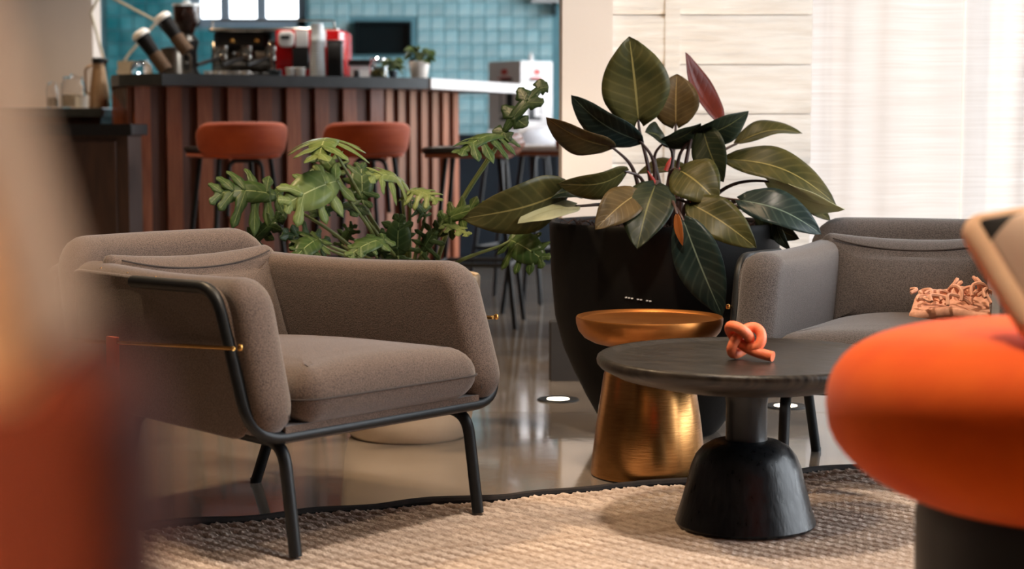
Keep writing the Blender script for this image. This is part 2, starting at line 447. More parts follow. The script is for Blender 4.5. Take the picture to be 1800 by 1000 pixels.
def fillet(pts, r, n=6):
    pts = [Vector(p) for p in pts]; out = [pts[0]]
    for i in range(1, len(pts) - 1):
        a, b, c = pts[i - 1], pts[i], pts[i + 1]
        rr = min(r[i - 1] if isinstance(r, (list, tuple)) else r, (a - b).length * .49, (c - b).length * .49)
        p, q = b + (a - b).normalized() * rr, b + (c - b).normalized() * rr
        for k in range(n + 1):
            t = k / n
            out.append(p * (1 - t) ** 2 + b * 2 * t * (1 - t) + q * t * t)
    out.append(pts[-1]); return out

def rrect(x0, x1, y0, y1, r, n=6, sub=6):
    """rounded rectangle outline, counter-clockwise; r one radius or four (x1y0, x1y1, x0y1, x0y0)"""
    R = r if isinstance(r, (list, tuple)) else [r] * 4
    cs = [(x1 - R[0], y0 + R[0], -PI / 2, R[0]), (x1 - R[1], y1 - R[1], 0, R[1]), (x0 + R[2], y1 - R[2], PI / 2, R[2]), (x0 + R[3], y0 + R[3], PI, R[3])]
    out = []
    for i, (cx, cy, a0, rr) in enumerate(cs):
        arc = [(cx + rr * math.cos(a0 + PI / 2 * k / n), cy + rr * math.sin(a0 + PI / 2 * k / n)) for k in range(n + 1)]
        out += arc
        nx = cs[(i + 1) % 4]
        e = (nx[0] + nx[3] * math.cos(nx[2]), nx[1] + nx[3] * math.sin(nx[2]))
        for k in range(1, sub):
            t = k / sub; out.append((arc[-1][0] * (1 - t) + e[0] * t, arc[-1][1] * (1 - t) + e[1] * t))
    return out

def disc_prof(rs):  # convenience: list of (r,z)
    return rs

# ------------------------------------------------------------------ the room
CEIL = 3.3
# floor: a bed with polished concrete slabs set on it, joints recessed
fl = MB().box(-5.2, 3.8, -3.2, 13.3, -.12, -.012)
floor = struct('floor', fl, 'joint')
SX, SY = 2.03, 1.56
ys = [5.455 + k * SY for k in range(-6, 6)]
xs = [-1.62 + k * SX for k in range(-2, 4)]
slab_me = None
for x in xs:
    for y in ys:
        if slab_me is None:
            slab_me = MB().box(0, SX - .006, 0, SY - .006, -.03, 0).mesh('slab', False)
        if x > 3.7 or y > 13.2 or y + SY < -3.1: continue
        if y > 6.5 and x > 1.1: continue
        obj('slab', slab_me, 'concrete', floor, loc=(x, y, 0))

struct('ceiling', MB().box(-5.2, 3.8, -3.2, 13.3, CEIL, CEIL + .1), 'ceiling')
struct('wall_left', MB().box(-5.2, -5.0, -3.2, 13.3, 0, CEIL), 'wallbrown')
struct('wall_front', MB().box(-5.2, 3.8, -3.3, -3.1, 0, CEIL), 'wallbrown')      # behind the camera

def wall_with_windows(name, axis, pos, thick, a0, a1, holes, m):
    """wall along an axis with rectangular openings (a0,a1,z0,z1)"""
    mb = MB(); cuts = sorted(holes)
    def add(u0, u1, z0, z1):
        if u1 - u0 < 1e-4 or z1 - z0 < 1e-4: return
        if axis == 'x': mb.box(u0, u1, pos, pos + thick, z0, z1)
        else: mb.box(pos, pos + thick, u0, u1, z0, z1)
    u = a0
    for h0, h1, z0, z1 in cuts:
        add(u, h0, 0, CEIL); add(h0, h1, 0, z0); add(h0, h1, z1, CEIL); u = h1
    add(u, a1, 0, CEIL)
    return struct(name, mb, m)

def window(name, axis, pos, a0, a1, z0, z1, bars, m='frame', trans=None):
    mb = MB(); t = .035
    def add(u0, u1, q0, q1):
        if axis == 'x': mb.box(u0, u1, pos - .04, pos + .04, q0, q1)
        else: mb.box(pos - .04, pos + .04, u0, u1, q0, q1)
    add(a0, a1, z0, z0 + 2 * t); add(a0, a1, z1 - 2 * t, z1); add(a0, a0 + 2 * t, z0, z1); add(a1 - 2 * t, a1, z0, z1)
    o = struct(name, mb, m)
    edges = [a0 + t] + list(bars) + [a1 - t]
    for b in bars:
        k = MB()
        if axis == 'x': k.box(b - t, b + t, pos - .03, pos + .03, z0, z1)
        else: k.box(pos - .03, pos + .03, b - t, b + t, z0, z1)
        obj('mullion', k, m, o, False)
    if trans:
        k = MB()
        if axis == 'x': k.box(a0, a1, pos - .03, pos + .03, trans - t, trans + t)
        else: k.box(pos - .03, pos + .03, a0, a1, trans - t, trans + t)
        obj('transom', k, m, o, False)
    return o

wall_with_windows('wall_right', 'y', 3.65, .15, -3.2, 6.6, [(2.1, 5.7, .1, 3.15)], 'plaster')
window('window_1', 'y', 3.72, 2.1, 5.7, .1, 3.15, [3.3, 4.5])
wall_with_windows('wall_curtained', 'x', 6.45, .15, 1.05, 3.8, [(1.08, 3.55, .05, 3.15)], 'plaster')
window('window_2', 'x', 6.52, 1.08, 3.55, .05, 3.15, [1.72, 2.36, 2.98])
wall_with_windows('wall_bar_side', 'y', 1.05, .15, 6.6, 13.3, [(7.9, 12.5, .1, 3.1)], 'plaster')
window('window_3', 'y', 1.12, 7.9, 12.5, .1, 3.1, [9.0, 10.2, 11.4])
wall_back = wall_with_windows('wall_back', 'x', 13.06, .2, -5.2, 1.2, [(-2.38, -1.52, 1.62, 3.1)], 'grout')
window('window_4', 'x', 13.15, -2.38, -1.52, 1.62, 3.1, [-2.13, -1.86], 'mullion')

# turquoise tiles on the back wall: the ones in view one by one, the rest as one field
tile_meshes = []
for k in range(4):
    mb = MB(); h = .047
    tx, tz = random.uniform(-.003, .003), random.uniform(-.003, .003)
    y0 = -.010
    v = [(-h, 0, -h), (h, 0, -h), (h, 0, h), (-h, 0, h)]
    q = h - .005
    v += [(-q, y0 - tx - tz, -q), (q, y0 + tx - tz, -q), (q, y0 + tx + tz, q), (-q, y0 - tx + tz, q)]
    mb.add(v, [(4, 5, 6, 7), (0, 1, 5, 4), (1, 2, 6, 5), (2, 3, 7, 6), (3, 0, 4, 7)])
    me = mb.mesh('tile', False); me.materials.append(M['tile']); tile_meshes.append(me)
NICHE = (-1.14, -.76, 1.44, 1.64)
field = MB()
for i in range(-22, 11):
    for j in range(3, 33):
        x = -.75 + i * .1; z = j * .1 + .05
        if x > 1.0 or z > 3.25: continue
        if -2.42 < x < -1.48 and 1.58 < z < 3.14: continue
        if NICHE[0] - .02 < x < NICHE[1] + .02 and NICHE[2] - .02 < z < NICHE[3] + .02: continue
        if -1.52 < x < .46 and .45 < z < 1.95:
            o = bpy.data.objects.new('tile', random.choice(tile_meshes)); COL.objects.link(o)
            o.parent = wall_back; o.location = (x, 13.06, z)
        else:
            h = .047; a = random.uniform(-.002, .002)
            field.add([(x - h, 13.058, z - h), (x + h, 13.058, z - h), (x + h, 13.058, z + h), (x - h, 13.058, z + h),
                       (x - h + .005, 13.05 + a, z - h + .005), (x + h - .005, 13.05 - a, z - h + .005), (x + h - .005, 13.05 - a, z + h - .005), (x - h + .005, 13.05 + a, z + h - .005)],
                      [(4, 5, 6, 7), (0, 1, 5, 4), (1, 2, 6, 5), (2, 3, 7, 6), (3, 0, 4, 7)])
tf = obj('tile_field', field, 'tilestuff', wall_back, False); tf['kind'] = 'stuff'
nb = MB().box(NICHE[0], NICHE[1], 13.045, 13.055, NICHE[2], NICHE[3])
for a in ((NICHE[0] - .02, NICHE[0], NICHE[2], NICHE[3]), (NICHE[1], NICHE[1] + .02, NICHE[2], NICHE[3]), (NICHE[0] - .02, NICHE[1] + .02, NICHE[3], NICHE[3] + .02), (NICHE[0] - .02, NICHE[1] + .02, NICHE[2] - .02, NICHE[2])):
    nb.box(a[0], a[1], 12.99, 13.05, a[2], a[3])
tag(obj('wall_oven', nb, 'niche', None, False), 'black rectangular opening set in the turquoise tiled wall', 'wall oven')

# beige wall end at the left behind the bar
struct('wall_beige', MB().box(-5.0, P(163, 60, 9.9).x, 9.9, 10.1, 0, CEIL), 'wallpale')

# pillar: smooth plaster return and board-marked wall
px0 = P(988, 300, 6.2).x; px1 = P(1076, 300, 6.2).x; px2 = P(1174, 300, 6.2).x; px3 = P(1190, 300, 6.2).x; px4 = 1.06
struct('wall_pillar', MB().box(px0, px1, 6.2, 6.62, 0, CEIL).box(px1, px4, 6.26, 6.62, 0, CEIL), 'plaster')
wb = struct('wall_boards', MB().box(px2 - .01, px3 + .01, 6.235, 6.262, 0, CEIL), 'boardwall')
def rough_board(x0, x1, z0, z1, seed):
    rnd = random.Random(seed); mb = MB(); nx = max(6, int((x1 - x0) / .018)); nz = 12
    ridges = [(rnd.uniform(.05, .95), rnd.uniform(-.1, .1), rnd.uniform(.0015, .005), rnd.uniform(0, 6)) for _ in range(5)]
    v = []
    for j in range(nz + 1):
        for i in range(nx + 1):
            u, q = i / nx, j / nz
            d = .022
            e = min(q, 1 - q); d -= .008 * max(0, 1 - e / .06)
            for rz, sl, am, ph in ridges:
                dd = q - (rz + sl * (u - .5) + .025 * math.sin(u * 17 + ph))
                g = math.exp(-(dd / .035) ** 2) * (0.4 + .6 * math.sin(u * 9 + ph * 2) ** 2)
                d -= am * g
            v.append((x0 + (x1 - x0) * u, 6.26 - d - rnd.uniform(0, .0009), z0 + (z1 - z0) * q))
    W = nx + 1; n = len(v)
    f = [(j * W + i, j * W + i + 1, (j + 1) * W + i + 1, (j + 1) * W + i) for j in range(nz) for i in range(nx)]
    rim = [i for i in range(W)] + [j * W + nx for j in range(1, nz + 1)] + [nz * W + i for i in range(nx - 1, -1, -1)] + [j * W for j in range(nz - 1, 0, -1)]
    b = [(v[i][0], 6.262, v[i][2]) for i in rim]; v += b; m = len(rim)
    for k in range(m):
        k2 = (k + 1) % m; f.append((rim[k2], rim[k], n + k, n + k2))
    mb.add(v, f); return mb
bz = .9 + (220 - 114) / F * 6.2; bh = .174
zz = bz - 6 * bh; k = 0
while zz < CEIL - .05:
    for (a, b) in ((px1 + .002, px2), (px3, px4)):
        obj('board', rough_board(a, b, zz + .002, min(CEIL, zz + bh) - .002, k), 'boardwall', wb); k += 1
    zz += bh
bb = MB().box(px0 - .045, px4, 6.13, 6.2, 0, .21, .006)
struct('baseboard_pillar', bb, 'darkbase')

# sheer curtain in three lengths
def curtain(x0, x1, seed, label):
    rnd = random.Random(seed); n = int((x1 - x0) / .008); prof = []
    ph = rnd.uniform(0, 6); ph2 = rnd.uniform(0, 6)
    for i in range(n + 1):
        x = x0 + (x1 - x0) * i / n
        y = 6.30 +   .030 * math.sin(x * 25 + ph + 1.6 * math.sin(x * 7 + ph2)) + .018 * math.sin(x * 19 + ph2)
        prof.append((x, y))
    mb = MB(); rows = [.03, .8, 1.6, 2.4, 3.2]; v = []
    for j, z in enumerate(rows):
        for x, y in prof: v.append((x, y + .006 * math.sin(z * 2 + seed + x * 3), z))
    W = n + 1
    mb.add(v, [(j * W + i, j * W + i + 1, (j + 1) * W + i + 1, (j + 1) * W + i) for j in range(len(rows) - 1) for i in range(n)])
    o = obj('sheer_curtain', mb, 'curtain'); tag(o, label, 'curtain', 'sheer curtains at the window')
curtain(1.01, 1.612, 1, 'white sheer curtain length hanging next to the whitewashed board wall')
curtain(1.615, 2.295, 2, 'white sheer curtain length hanging behind the charcoal armchair back')
curtain(2.298, 3.6, 3, 'white sheer curtain length hanging furthest from the board wall')
tag(obj('curtain_rail', MB().tube([(1.0, 6.3, 3.22), (3.6, 6.3, 3.22)], .012), 'blackmetal'), 'black curtain rail above the sheer curtains', 'rail')

# street beyond the curtained window
tag(obj('building', MB().box(-.5, 9, 13.8, 15, -.2, 2.1).box(1.5, 2.6, 13.7, 13.9, 0, 1.4).box(4, 5.2, 13.7, 13.9, 0, 1.4), 'wallwarm', None, False), 'beige low building outside seen faintly through the sheer curtain', 'building')
struct('ground_outside', MB().box(1.3, 14, 6.7, 30, -.3, -.14), 'concrete')

# in-floor uplights
def uplight(px, py, label):
    d = CZ * F / (py - 220); x = (px - 900) / F * d
    t = thing('floor_uplight', label, 'floor light', (x, d, 0), group='in-floor uplights')
    obj('ring', MB().lathe([(.037, .0005), (.037, .005), (.066, .005), (.07, .0005)], 40), 'blackmetal', t)
    m = mat('uplight_lens', (1, .9, .75, 1), .3, emit=(1, .86, .66, 1), estr=9)
    obj('lens', MB().lathe([(0, .0035), (.037, .0035)], 32), m, t)
    l = bpy.data.lights.new('uplight_beam', 'SPOT'); l.energy = 26; l.color = (1, .80, .58)
    l.spot_size = math.radians(75); l.spot_blend = .7; l.shadow_soft_size = .035
    lo = bpy.data.objects.new('uplight_beam', l); COL.objects.link(lo); lo.parent = t
    lo.location = (0, 0, .02); lo.rotation_euler = (PI - .12, 0, 0)
uplight(982, 706, 'round black uplight glowing in the floor left of the black planter')
uplight(1386, 718, 'round black uplight glowing in the floor behind the charcoal armchair legs')

# warm ceiling lamps (above the frame)
def ceiling_lamp(x, y, e, label, r=.16, col=(1, .72, .44)):
    t = thing('ceiling_lamp', label, 'ceiling lamp', (x, y, CEIL), group='warm ceiling lamps')
    obj('shade', MB().lathe([(.05, 0), (r * .9, -.02), (r, -.16), (r - .012, -.16), (r * .86, -.03), (.0, -.02)], 32), 'blackmetal', t)
    m = mat('lamp_glow', (1, .8, .5, 1), .5, emit=(1, .75, .45, 1), estr=6)
    obj('diffuser', MB().lathe([(0, -.11), (r - .014, -.11)], 32), m, t)
    l = bpy.data.lights.new('lamp_light', 'SPOT'); l.energy = e; l.color = col; l.spot_size = math.radians(115); l.spot_blend = .8
    l.shadow_soft_size = r * .8
    lo = bpy.data.objects.new('lamp_light', l); COL.objects.link(lo); lo.parent = t; lo.location = (0, 0, -.17)
ceiling_lamp(.12, 3.25, 210, 'black drum ceiling lamp over the rug', .16, (1, .85, .69))
ceiling_lamp(.75, 2.3, 70, 'black drum ceiling lamp over the orange seat', .16, (1, .78, .55))
ceiling_lamp(-1.6, 4.8, 230, 'black drum ceiling lamp over the lobed plant')
ceiling_lamp(-1.0, 8.75, 150, 'unseen black drum lamp added over the bar counter to brighten it', .16, (1, .9, .78))  # added to brighten the counter items and the tiles
ceiling_lamp(-3.0, 8.0, 120, 'black drum ceiling lamp left of the bar')
ceiling_lamp(.3, 4.9, 50, 'black drum ceiling lamp over the brass table')

# warm lamp added outside the frame to light the peach headrest
t = thing('added_fill_lamp', 'unseen black lamp with cream shade added to light the peach headrest', 'fill lamp', (-.58, .06, 0))
obj('base', MB().lathe([(0, 0), (.13, 0), (.13, .02), (.02, .03), (0, .03)], 32), 'blackmetal', t)
obj('pole', MB().tube([(0, 0, .03), (0, 0, 1.25)], .011, 10), 'blackmetal', t)
obj('shade', MB().lathe([(.09, 1.40), (.15, 1.17), (.148, 1.17), (.088, 1.40)], 32), 'creampot', t)
l = bpy.data.lights.new('added_fill_bulb', 'POINT'); l.energy = 80; l.color = (1, .72, .46); l.shadow_soft_size = .04
lo = bpy.data.objects.new('added_fill_bulb', l); COL.objects.link(lo); lo.parent = t; lo.location = (0, 0, 1.265)

# ------------------------------------------------------------------ rug of braided cords
t = thing('rug', 'cream woven jute rug with dark wavy bound edge under the black table', 'rug', (0, 0, 0))
ed = Vector((1.68, .66)).normalized()          # far edge
cd = Vector((1, -1)).normalized()              # cord direction
E0 = Vector((-.86, 3.82))                      # a point on the far edge
LEN = 3.1; SP = .034
def cord_mesh(phase):
    """flat two-strand braid: two humps whose stitches lean against each other"""
    mb = MB(); n = int(LEN / .0065); prof = 9; v = []; hw = SP * .415
    for i in range(n + 1):
        s = LEN * i / n
        lat = .0010 * math.sin(s * 31 + phase)
        if s < .22: lat += .006 * math.sin(2 * PI * s / .08) * min(1, (.22 - s) / .1) * min(1, s / .03)
        for k in range(prof):
            q = k / (prof - 1) * 2 - 1
            hump = math.sin(PI * abs(q)) ** .7 if 0 < abs(q) < 1 else 0
            st = .5 + .5 * math.sin(2 * PI * (s - abs(q) * .016) / .026 + phase + (1.6 if q > 0 else 0))
            z = .0005 + .0090 * hump * (.74 + .26 * st) + (.0050 if q == 0 else 0)
            v.append((s, lat + q * hw, z))
    f = [(i * prof + k, (i + 1) * prof + k, (i + 1) * prof + k + 1, i * prof + k + 1) for i in range(n) for k in range(prof - 1)]
    mb.add(v, f); return mb.mesh('cord', True)
cms = [cord_mesh(0), cord_mesh(2.2), cord_mesh(4.1)]
perp = ed - cd * ed.dot(cd)
step = SP / perp.length
ang = math.atan2(cd.y, cd.x)
nc = 96
def edge_wave(s):
    return .012 * math.sin(s * 9.5) + .009 * math.sin(s * 23 + 1)
for k in range(nc):
    s = (k - 20) * step
    p = E0 + ed * s + cd * (.02 + edge_wave(s))
    o = obj('cord', cms[k % 3], 'rug', t, loc=(p.x, p.y, .0025)); o.rotation_euler = (0, 0, ang)
s0, s1 = -20.5 * step, (nc - 20) * step
edge = [E0 + ed * (s0 + (s1 - s0) * i / 160) + cd * edge_wave(s0 + (s1 - s0) * i / 160) for i in range(161)]
mb = MB()
a = [(p.x, p.y) for p in edge]; b = [(p.x + cd.x * LEN, p.y + cd.y * LEN) for p in edge]
n = len(a)
v = [(x, y, .0028) for x, y in a] + [(x, y, .0028) for x, y in b] + [(x, y, .0005) for x, y in a] + [(x, y, .0005) for x, y in b]
f = [(i, n + i, n + i + 1, i + 1) for i in range(n - 1)] + [(2 * n + i, i, i + 1, 2 * n + i + 1) for i in range(n - 1)]
mb.add(v, f); obj('backing', mb, 'rugbase', t, False)
obj('binding', MB().tube([(p.x, p.y, .009 + .006 * max(0, math.sin(i * .21))) for i, p in enumerate(edge)], .010, 8), 'binding', t)

# ------------------------------------------------------------------ armchairs
def armchair(label, loc, rz, fm, front_leg, rear_leg, front_z):
    t = thing('armchair', label, 'armchair', loc, rz, 'tube-framed armchairs')
    Z0 = .262
    def armx(y): return .318 - .085 * max(0, min(1, y / .8))        # arms toe in to the back
    for s in (-1, 1):
        out = rrect(-.03, .80, .262, .588, [.1, .06, .07, .085])
        def fn(a, b, h, s=s):
            y = a + (b - .262) * .30 * max(0, 1 - a / .5)
            sag = -.010 * math.sin(PI * max(0, min(1, a / .8))) * max(0, (b - .4) / .2)
            return (s * (armx(y) + h), y, b + sag)
        arm = fixn(obj('arm', MB().panel(out, .098, .034, .010, fn), fm, t))
        # front seam of the arm
        pts = []
        for q in range(13):
            b = .30 + .25 * q / 12; y = -.018 + (b - .262) * .30 + .002
            pts.append((s * (armx(0) - .030), y + .004, b))
        obj('seam', MB().tube(pts, .0013, 6), 'seam', arm)
        # outer shell, slightly outside the cushion
        out2 = rrect(.02, .79, .258, .57, [.1, .06, .06, .08])
        fixn(obj('arm_shell', MB().panel(out2, .012, .006, .0, lambda a, b, h, s=s: (s * (armx(a) + .046 + h), a + (b - .262) * .30 * max(0, 1 - a / .5), b)), fm, t))
        # brass rod with end bolt, leather strap
        rod = obj('rod', MB().tube([(s * .386, .055, .452), (s * .315, .77, .405)], .0045, 10), 'brassrod', t)
        obj('bolt', MB().lathe([(0, .008), (.005, .006), (.006, 0), (.005, -.005), (0, -.005)], 14, (s * .381, .040, .454)), 'brassrod', rod)
        sx = .3945 - .0793 * (.53 - .055) / .715
        obj('strap', MB().box(s * sx - .006, s * sx + .006, .512, .548, .285, .434, .002), 'strap', t)
        for q in range(5):
            y = .18 + .12 * q
            obj('stud', MB().lathe([(0, .004), (.004, .002), (.005, 0)], 10, (s * (armx(y) + .030), y, .577 - .009 * math.sin(PI * y / .8))), 'brassrod', t)
    # continuous front tube: over one arm, down, along the front rail, up the other arm
    pth = [(-.335, .46, .560), (-.370, .128, .568), (-.370, .020, .262), (.370, .020, .262), (.370, .128, .568), (.335, .46, .560)]
    obj('frame', MB().tube(fillet(pth, [.06, .085, .085, .06], 8), .0135, 12), 'blackmetal', t)
    for s in (-1, 1):
        fx, fy = front_leg; rx, ry = rear_leg
        hi = .247
        pth = [(s * fx, fy, front_z), (s * fx, fy + .035, hi), (s * (rx + .02), ry - .09, hi), (s * rx, ry, .002)]
        fp = fillet(pth, .055, 7); h = len(fp) // 2
        obj('leg', MB().tube(fp[:h + 1], .0138, 12), 'blackmetal', t)
        obj('leg', MB().tube(fp[h:], .0138, 12), 'blackmetal', t)
        obj('foot_glide', MB().lathe([(0, 0), (.0142, 0), (.0142, .012), (0, .012)], 14, (s * rx, ry, 0)), 'black', t)
    # seat deck, seat, back, loose back cushion
    dk = MB().prism([(-.29, .01), (.29, .01), (.23, .76), (-.23, .76)], .252, .285)
    obj('deck', dk, fm, t)
    def seatf(a, b, h):
        k = 1 - .16 * max(0, b / .7)
        return (a * k, b, .338 + h + .02 * math.cos(a / .27 * PI / 2) * (1 if h > 0 else 0) - .05 * (b / .7) * .6)
    seat = fixn(obj('seat', MB().panel(rrect(-.272, .272, -.03, .68, [.06, .05, .05, .06]), .118, .075, .016, seatf), fm, t))
    ol = rrect(-.274, .274, -.032, .682, [.06, .05, .05, .06])
    obj('piping', MB().tube([seatf(a, b, 0) for a, b in ol], .0022, 6, closed=True), 'seam', seat)
    def backf(a, b, h):
        zt = b; y = .775 + (b - .27) * .16 - h
        return (a, y + .05 * (a / .33) ** 2 * -1, zt)
    back = fixn(obj('backrest', MB().panel(rrect(-.30, .30, .265, .640, [.06, .085, .085, .06]), .10, .045, .014, backf), fm, t))
    obj('back_frame', MB().tube(fillet([(-.262, .60, .25), (-.262, .87, .30), (-.262, .90, .56), (.262, .90, .56), (.262, .87, .30), (.262, .60, .25)], .05), .0125, 10), 'blackmetal', t)
    def pilf(a, b, h):
        u, q = a / .255, (b - .335) / .262
        y = .585 + q * .105 - h * (1 - .55 * abs(u) ** 4)
        z = b - .016 * (1 - u * u) * max(0, q - .5) * 2
        return (a, y, z)
    pil = fixn(obj('back_cushion', MB().panel(rrect(-.255, .255, .335, .605, [.035, .03, .03, .035]), .085, .05, .030, pilf), fm, t))
    pts = [pilf(-.22 + .44 * i / 24, .575 + .018 * (abs(i - 12) / 12) ** 2, .040) for i in range(25)]
    obj('zip_seam', MB().tube(pts, .0022, 6), 'seam', pil)
    return t
armchair('grey-brown fabric armchair with black tube frame in front of the cream planter', (-.262, 3.754, 0), math.radians(48), 'fabric', (.275, 0), (.2, .70), .014)
armchair('charcoal fabric armchair with black tube frame behind the orange velvet seat', (.880, 4.135, 0), math.radians(-19), 'fabric2', (.235, 0), (.25, .612), .012)

# pink fringed throw on the charcoal chair
tt = thing('throw_blanket', 'pink wool throw with loose fringe lying on the charcoal armchair seat', 'throw', (1.24, 4.42, .418), math.radians(-19))
def thf(a, b, h): return (a, b, .02 + h + .006 * math.sin(a * 40) + .015 * math.sin(b * 22))
fixn(obj('folded_wool', MB().panel(rrect(-.22, .0, -.12, .2, .04), .03, .012, .006, thf), 'fringe', tt))
for q in range(28):
    x = -.21 + random.random() * .20; z = .035 + random.random() * .03
    hh = random.uniform(.012, .045); dx = random.uniform(-.05, .05); y0 = random.uniform(-.1, .1)
    if x < -.13: hh *= .55
    pts = [(x + dx * u + .012 * math.sin(u * 5 + q), y0 - .05 * u, z + hh * (1 - (2 * u - 1) ** 2) * .9) for u in [i / 9 for i in range(10)]]
    obj('fringe_strand', MB().tube(pts, .0048, 6), 'fringe', tt)

# ------------------------------------------------------------------ tables
t = thing('pedestal_table', 'round black wooden table with bell-shaped pedestal standing on the rug', 'table', (.521, 3.85, .014))
tp = MB().lathe([(0, .3745), (.29, .3735), (.305, .375), (.318, .3795), (.326, .380), (.3315, .376), (.3335, .369), (.332, .361), (.325, .353), (.29, .335), (.22, .318), (.12, .308), (0, .305)], 96)
o = fixn(obj('table_top', tp, 'blackwood', t)); o.rotation_euler = (0, 0, math.radians(-35))
fixn(obj('column', MB().lathe([(0, .31), (.058, .31), (.049, .295), (.0455, .27), (.0455, .2), (.047, .19), (0, .185)], 48), 'blackturned', t))
fixn(obj('base', MB().lathe([(0, .192), (.05, .191), (.075, .186), (.096, .174), (.112, .155), (.122, .13), (.132, .09), (.143, .05), (.153, .018), (.1565, .006), (.153, 0), (0, 0)], 72), 'blackturned', t))

t = thing('brass_side_table', 'brushed brass side table with shallow dish top beside the black planter', 'side table', (.353, 4.475, 0))
fixn(obj('dish_top', MB().lathe([(0, .403), (.176, .404), (.183, .411), (.187, .4115), (.189, .407), (.188, .393), (.182, .375), (.168, .358), (.145, .346), (.11, .337), (0, .335)], 80), 'brasstop', t))
fixn(obj('neck', MB().lathe([(0, .34), (.06, .34), (.055, .31), (.06, .28), (0, .28)], 40), 'brass', t))
fixn(obj('base', MB().lathe([(0, .292), (.085, .291), (.103, .286), (.112, .276), (.1165, .262), (.136, .13), (.1495, .012), (.149, .004), (.144, .003), (0, .003)], 80), 'brass', t))
obj('foot_ring', MB().lathe([(.0, 0), (.146, 0), (.146, .004), (0, .004)], 64), 'black', t)

# orange knotted cord on the black table
kp = []
ro = .0115
ctrl = []
for i in range(90):
    a = 2 * PI * (i / 90) * .965 + .25
    x = math.sin(a) + 2 * math.sin(2 * a); z = math.cos(a) - 2 * math.cos(2 * a); y = -math.sin(3 * a)
    ctrl.append(Vector((x * .0132, y * .0145, z * .0136)))
R = Matrix.Rotation(math.radians(20), 3, 'Y') @ Matrix.Rotation(math.radians(25), 3, 'X')
ctrl = [R @ c for c in ctrl]
zmin = min(c.z for c in ctrl)
ctrl = [c + Vector((0, 0, -zmin + ro)) for c in ctrl]
last = ctrl[-1]; d = (ctrl[-1] - ctrl[-3]).normalized()
# tail lying out to the right, front
tail = []
T1 = Vector((.060, -.035, ro))
for i in range(1, 13):
    u = i / 12
    tail.append((last * (1 - u) ** 2 + (last + d * .03) * 2 * u * (1 - u) + T1 * u * u))
knot = obj('knotted_cord', fixn(obj('tmp', MB().tube(ctrl + tail, ro, 14), 'knot')).data, None)
bpy.data.objects.remove(bpy.data.objects['tmp'])
kpos = P(1306, 640, 3.80)
knot.location = (kpos.x, 3.80, .3895); tag(knot, 'orange leather cord tied in a knot lying on the black table', 'knot')

# ------------------------------------------------------------------ plants
def leaf_mesh(B, T, wd, N, bow, fold, taper=.38, tipdroop=0, nu=16, nv=8, ripple=.0):
    B, T = Vector(B), Vector(T); ax = T - B; Ln = ax.length; ax.normalize()
    N = (N - ax * N.dot(ax)).normalized(); S = ax.cross(N)
    v = []; uv = []
    for i in range(nu + 1):
        u = i / nu
        c = B + (T - B) * u + N * (bow * Ln * math.sin(PI * u)) + Vector((0, 0, -1)) * (tipdroop * Ln * u ** 3)
        # heart-shaped base, pointed tip
        sh = math.sin(PI * min(1, u) ** .74) ** .70 if 0 < u < 1 else 0
        if u == 0: sh = .12
        sh *= 1.0 if u < .75 else (1 - .12 * (u - .75) / .25)
        hw = wd / 2 * sh
        for j in range(nv + 1):
            q = j / nv * 2 - 1
            back = -.10 * wd * abs(q) ** 1.5 * max(0, 1 - u / .18)       # lobes behind the stalk
            p = c + S * (q * hw) + N * (fold * abs(q) * hw - .35 * fold * q * q * hw) + ax * back
            p += N * (ripple * wd * math.sin(u * 11 + q * 2) * abs(q))
            v.append(tuple(p)); uv.append((u, j / nv))
    W = nv + 1
    f = [(i * W + j, i * W + j + 1, (i + 1) * W + j + 1, (i + 1) * W + j) for i in range(nu) for j in range(nv)]
    me = bpy.data.meshes.new('leaf'); me.from_pydata(v, [], f); me.update()
    ul = me.uv_layers.new(name='UVMap')
    for lp in me.loops: ul.data[lp.index].uv = uv[lp.vertex_index]
    me.polygons.foreach_set('use_smooth', [True] * len(me.polygons))
    return me

def solid(o, th=.0012):
    md = o.modifiers.new('thickness', 'SOLIDIFY'); md.thickness = th; md.offset = 0
    return o

def bez(a, b, c, d, n=14):
    a, b, c, d = map(Vector, (a, b, c, d)); out = []
    for i in range(n + 1):
        t = i / n
        out.append(a * (1 - t) ** 3 + b * 3 * t * (1 - t) ** 2 + c * 3 * t * t * (1 - t) + d * t ** 3)
    return out

# large black planter with broad-leaved plant
PC = Vector((P(1167, 500, 5.13).x, 5.13, 0))
t = thing('potted_philodendron', 'broad dark-leaved plant in a large black round planter behind the brass table', 'potted plant', PC)
prof = [(0, 0), (.155, 0), (.168, .012), (.195, .05), (.228, .108), (.262, .175), (.295, .25), (.32, .345), (.332, .475), (.337, .60), (.337, .616), (.333, .621), (.322, .620), (.318, .60), (.318, .56), (0, .56)]
fixn(obj('planter', MB().lathe(prof, 80), 'blackpot', t))
sm = MB(); rr = random.Random(3); v = [(0, 0, .592)]; f = []
for k in range(1, 9):
    for i in range(36):
        a = 2 * PI * i / 36; r = .318 * k / 8
        v.append((r * math.cos(a), r * math.sin(a), .588 + rr.uniform(-.007, .009)))
for i in range(36): f.append((0, 1 + i, 1 + (i + 1) % 36))
for k in range(7):
    for i in range(36):
        j = (i + 1) % 36; f.append((1 + k * 36 + i, 1 + (k + 1) * 36 + i, 1 + (k + 1) * 36 + j, 1 + k * 36 + j))
sm.add(v, f); obj('soil', sm, 'soil', t)
mo = MB()
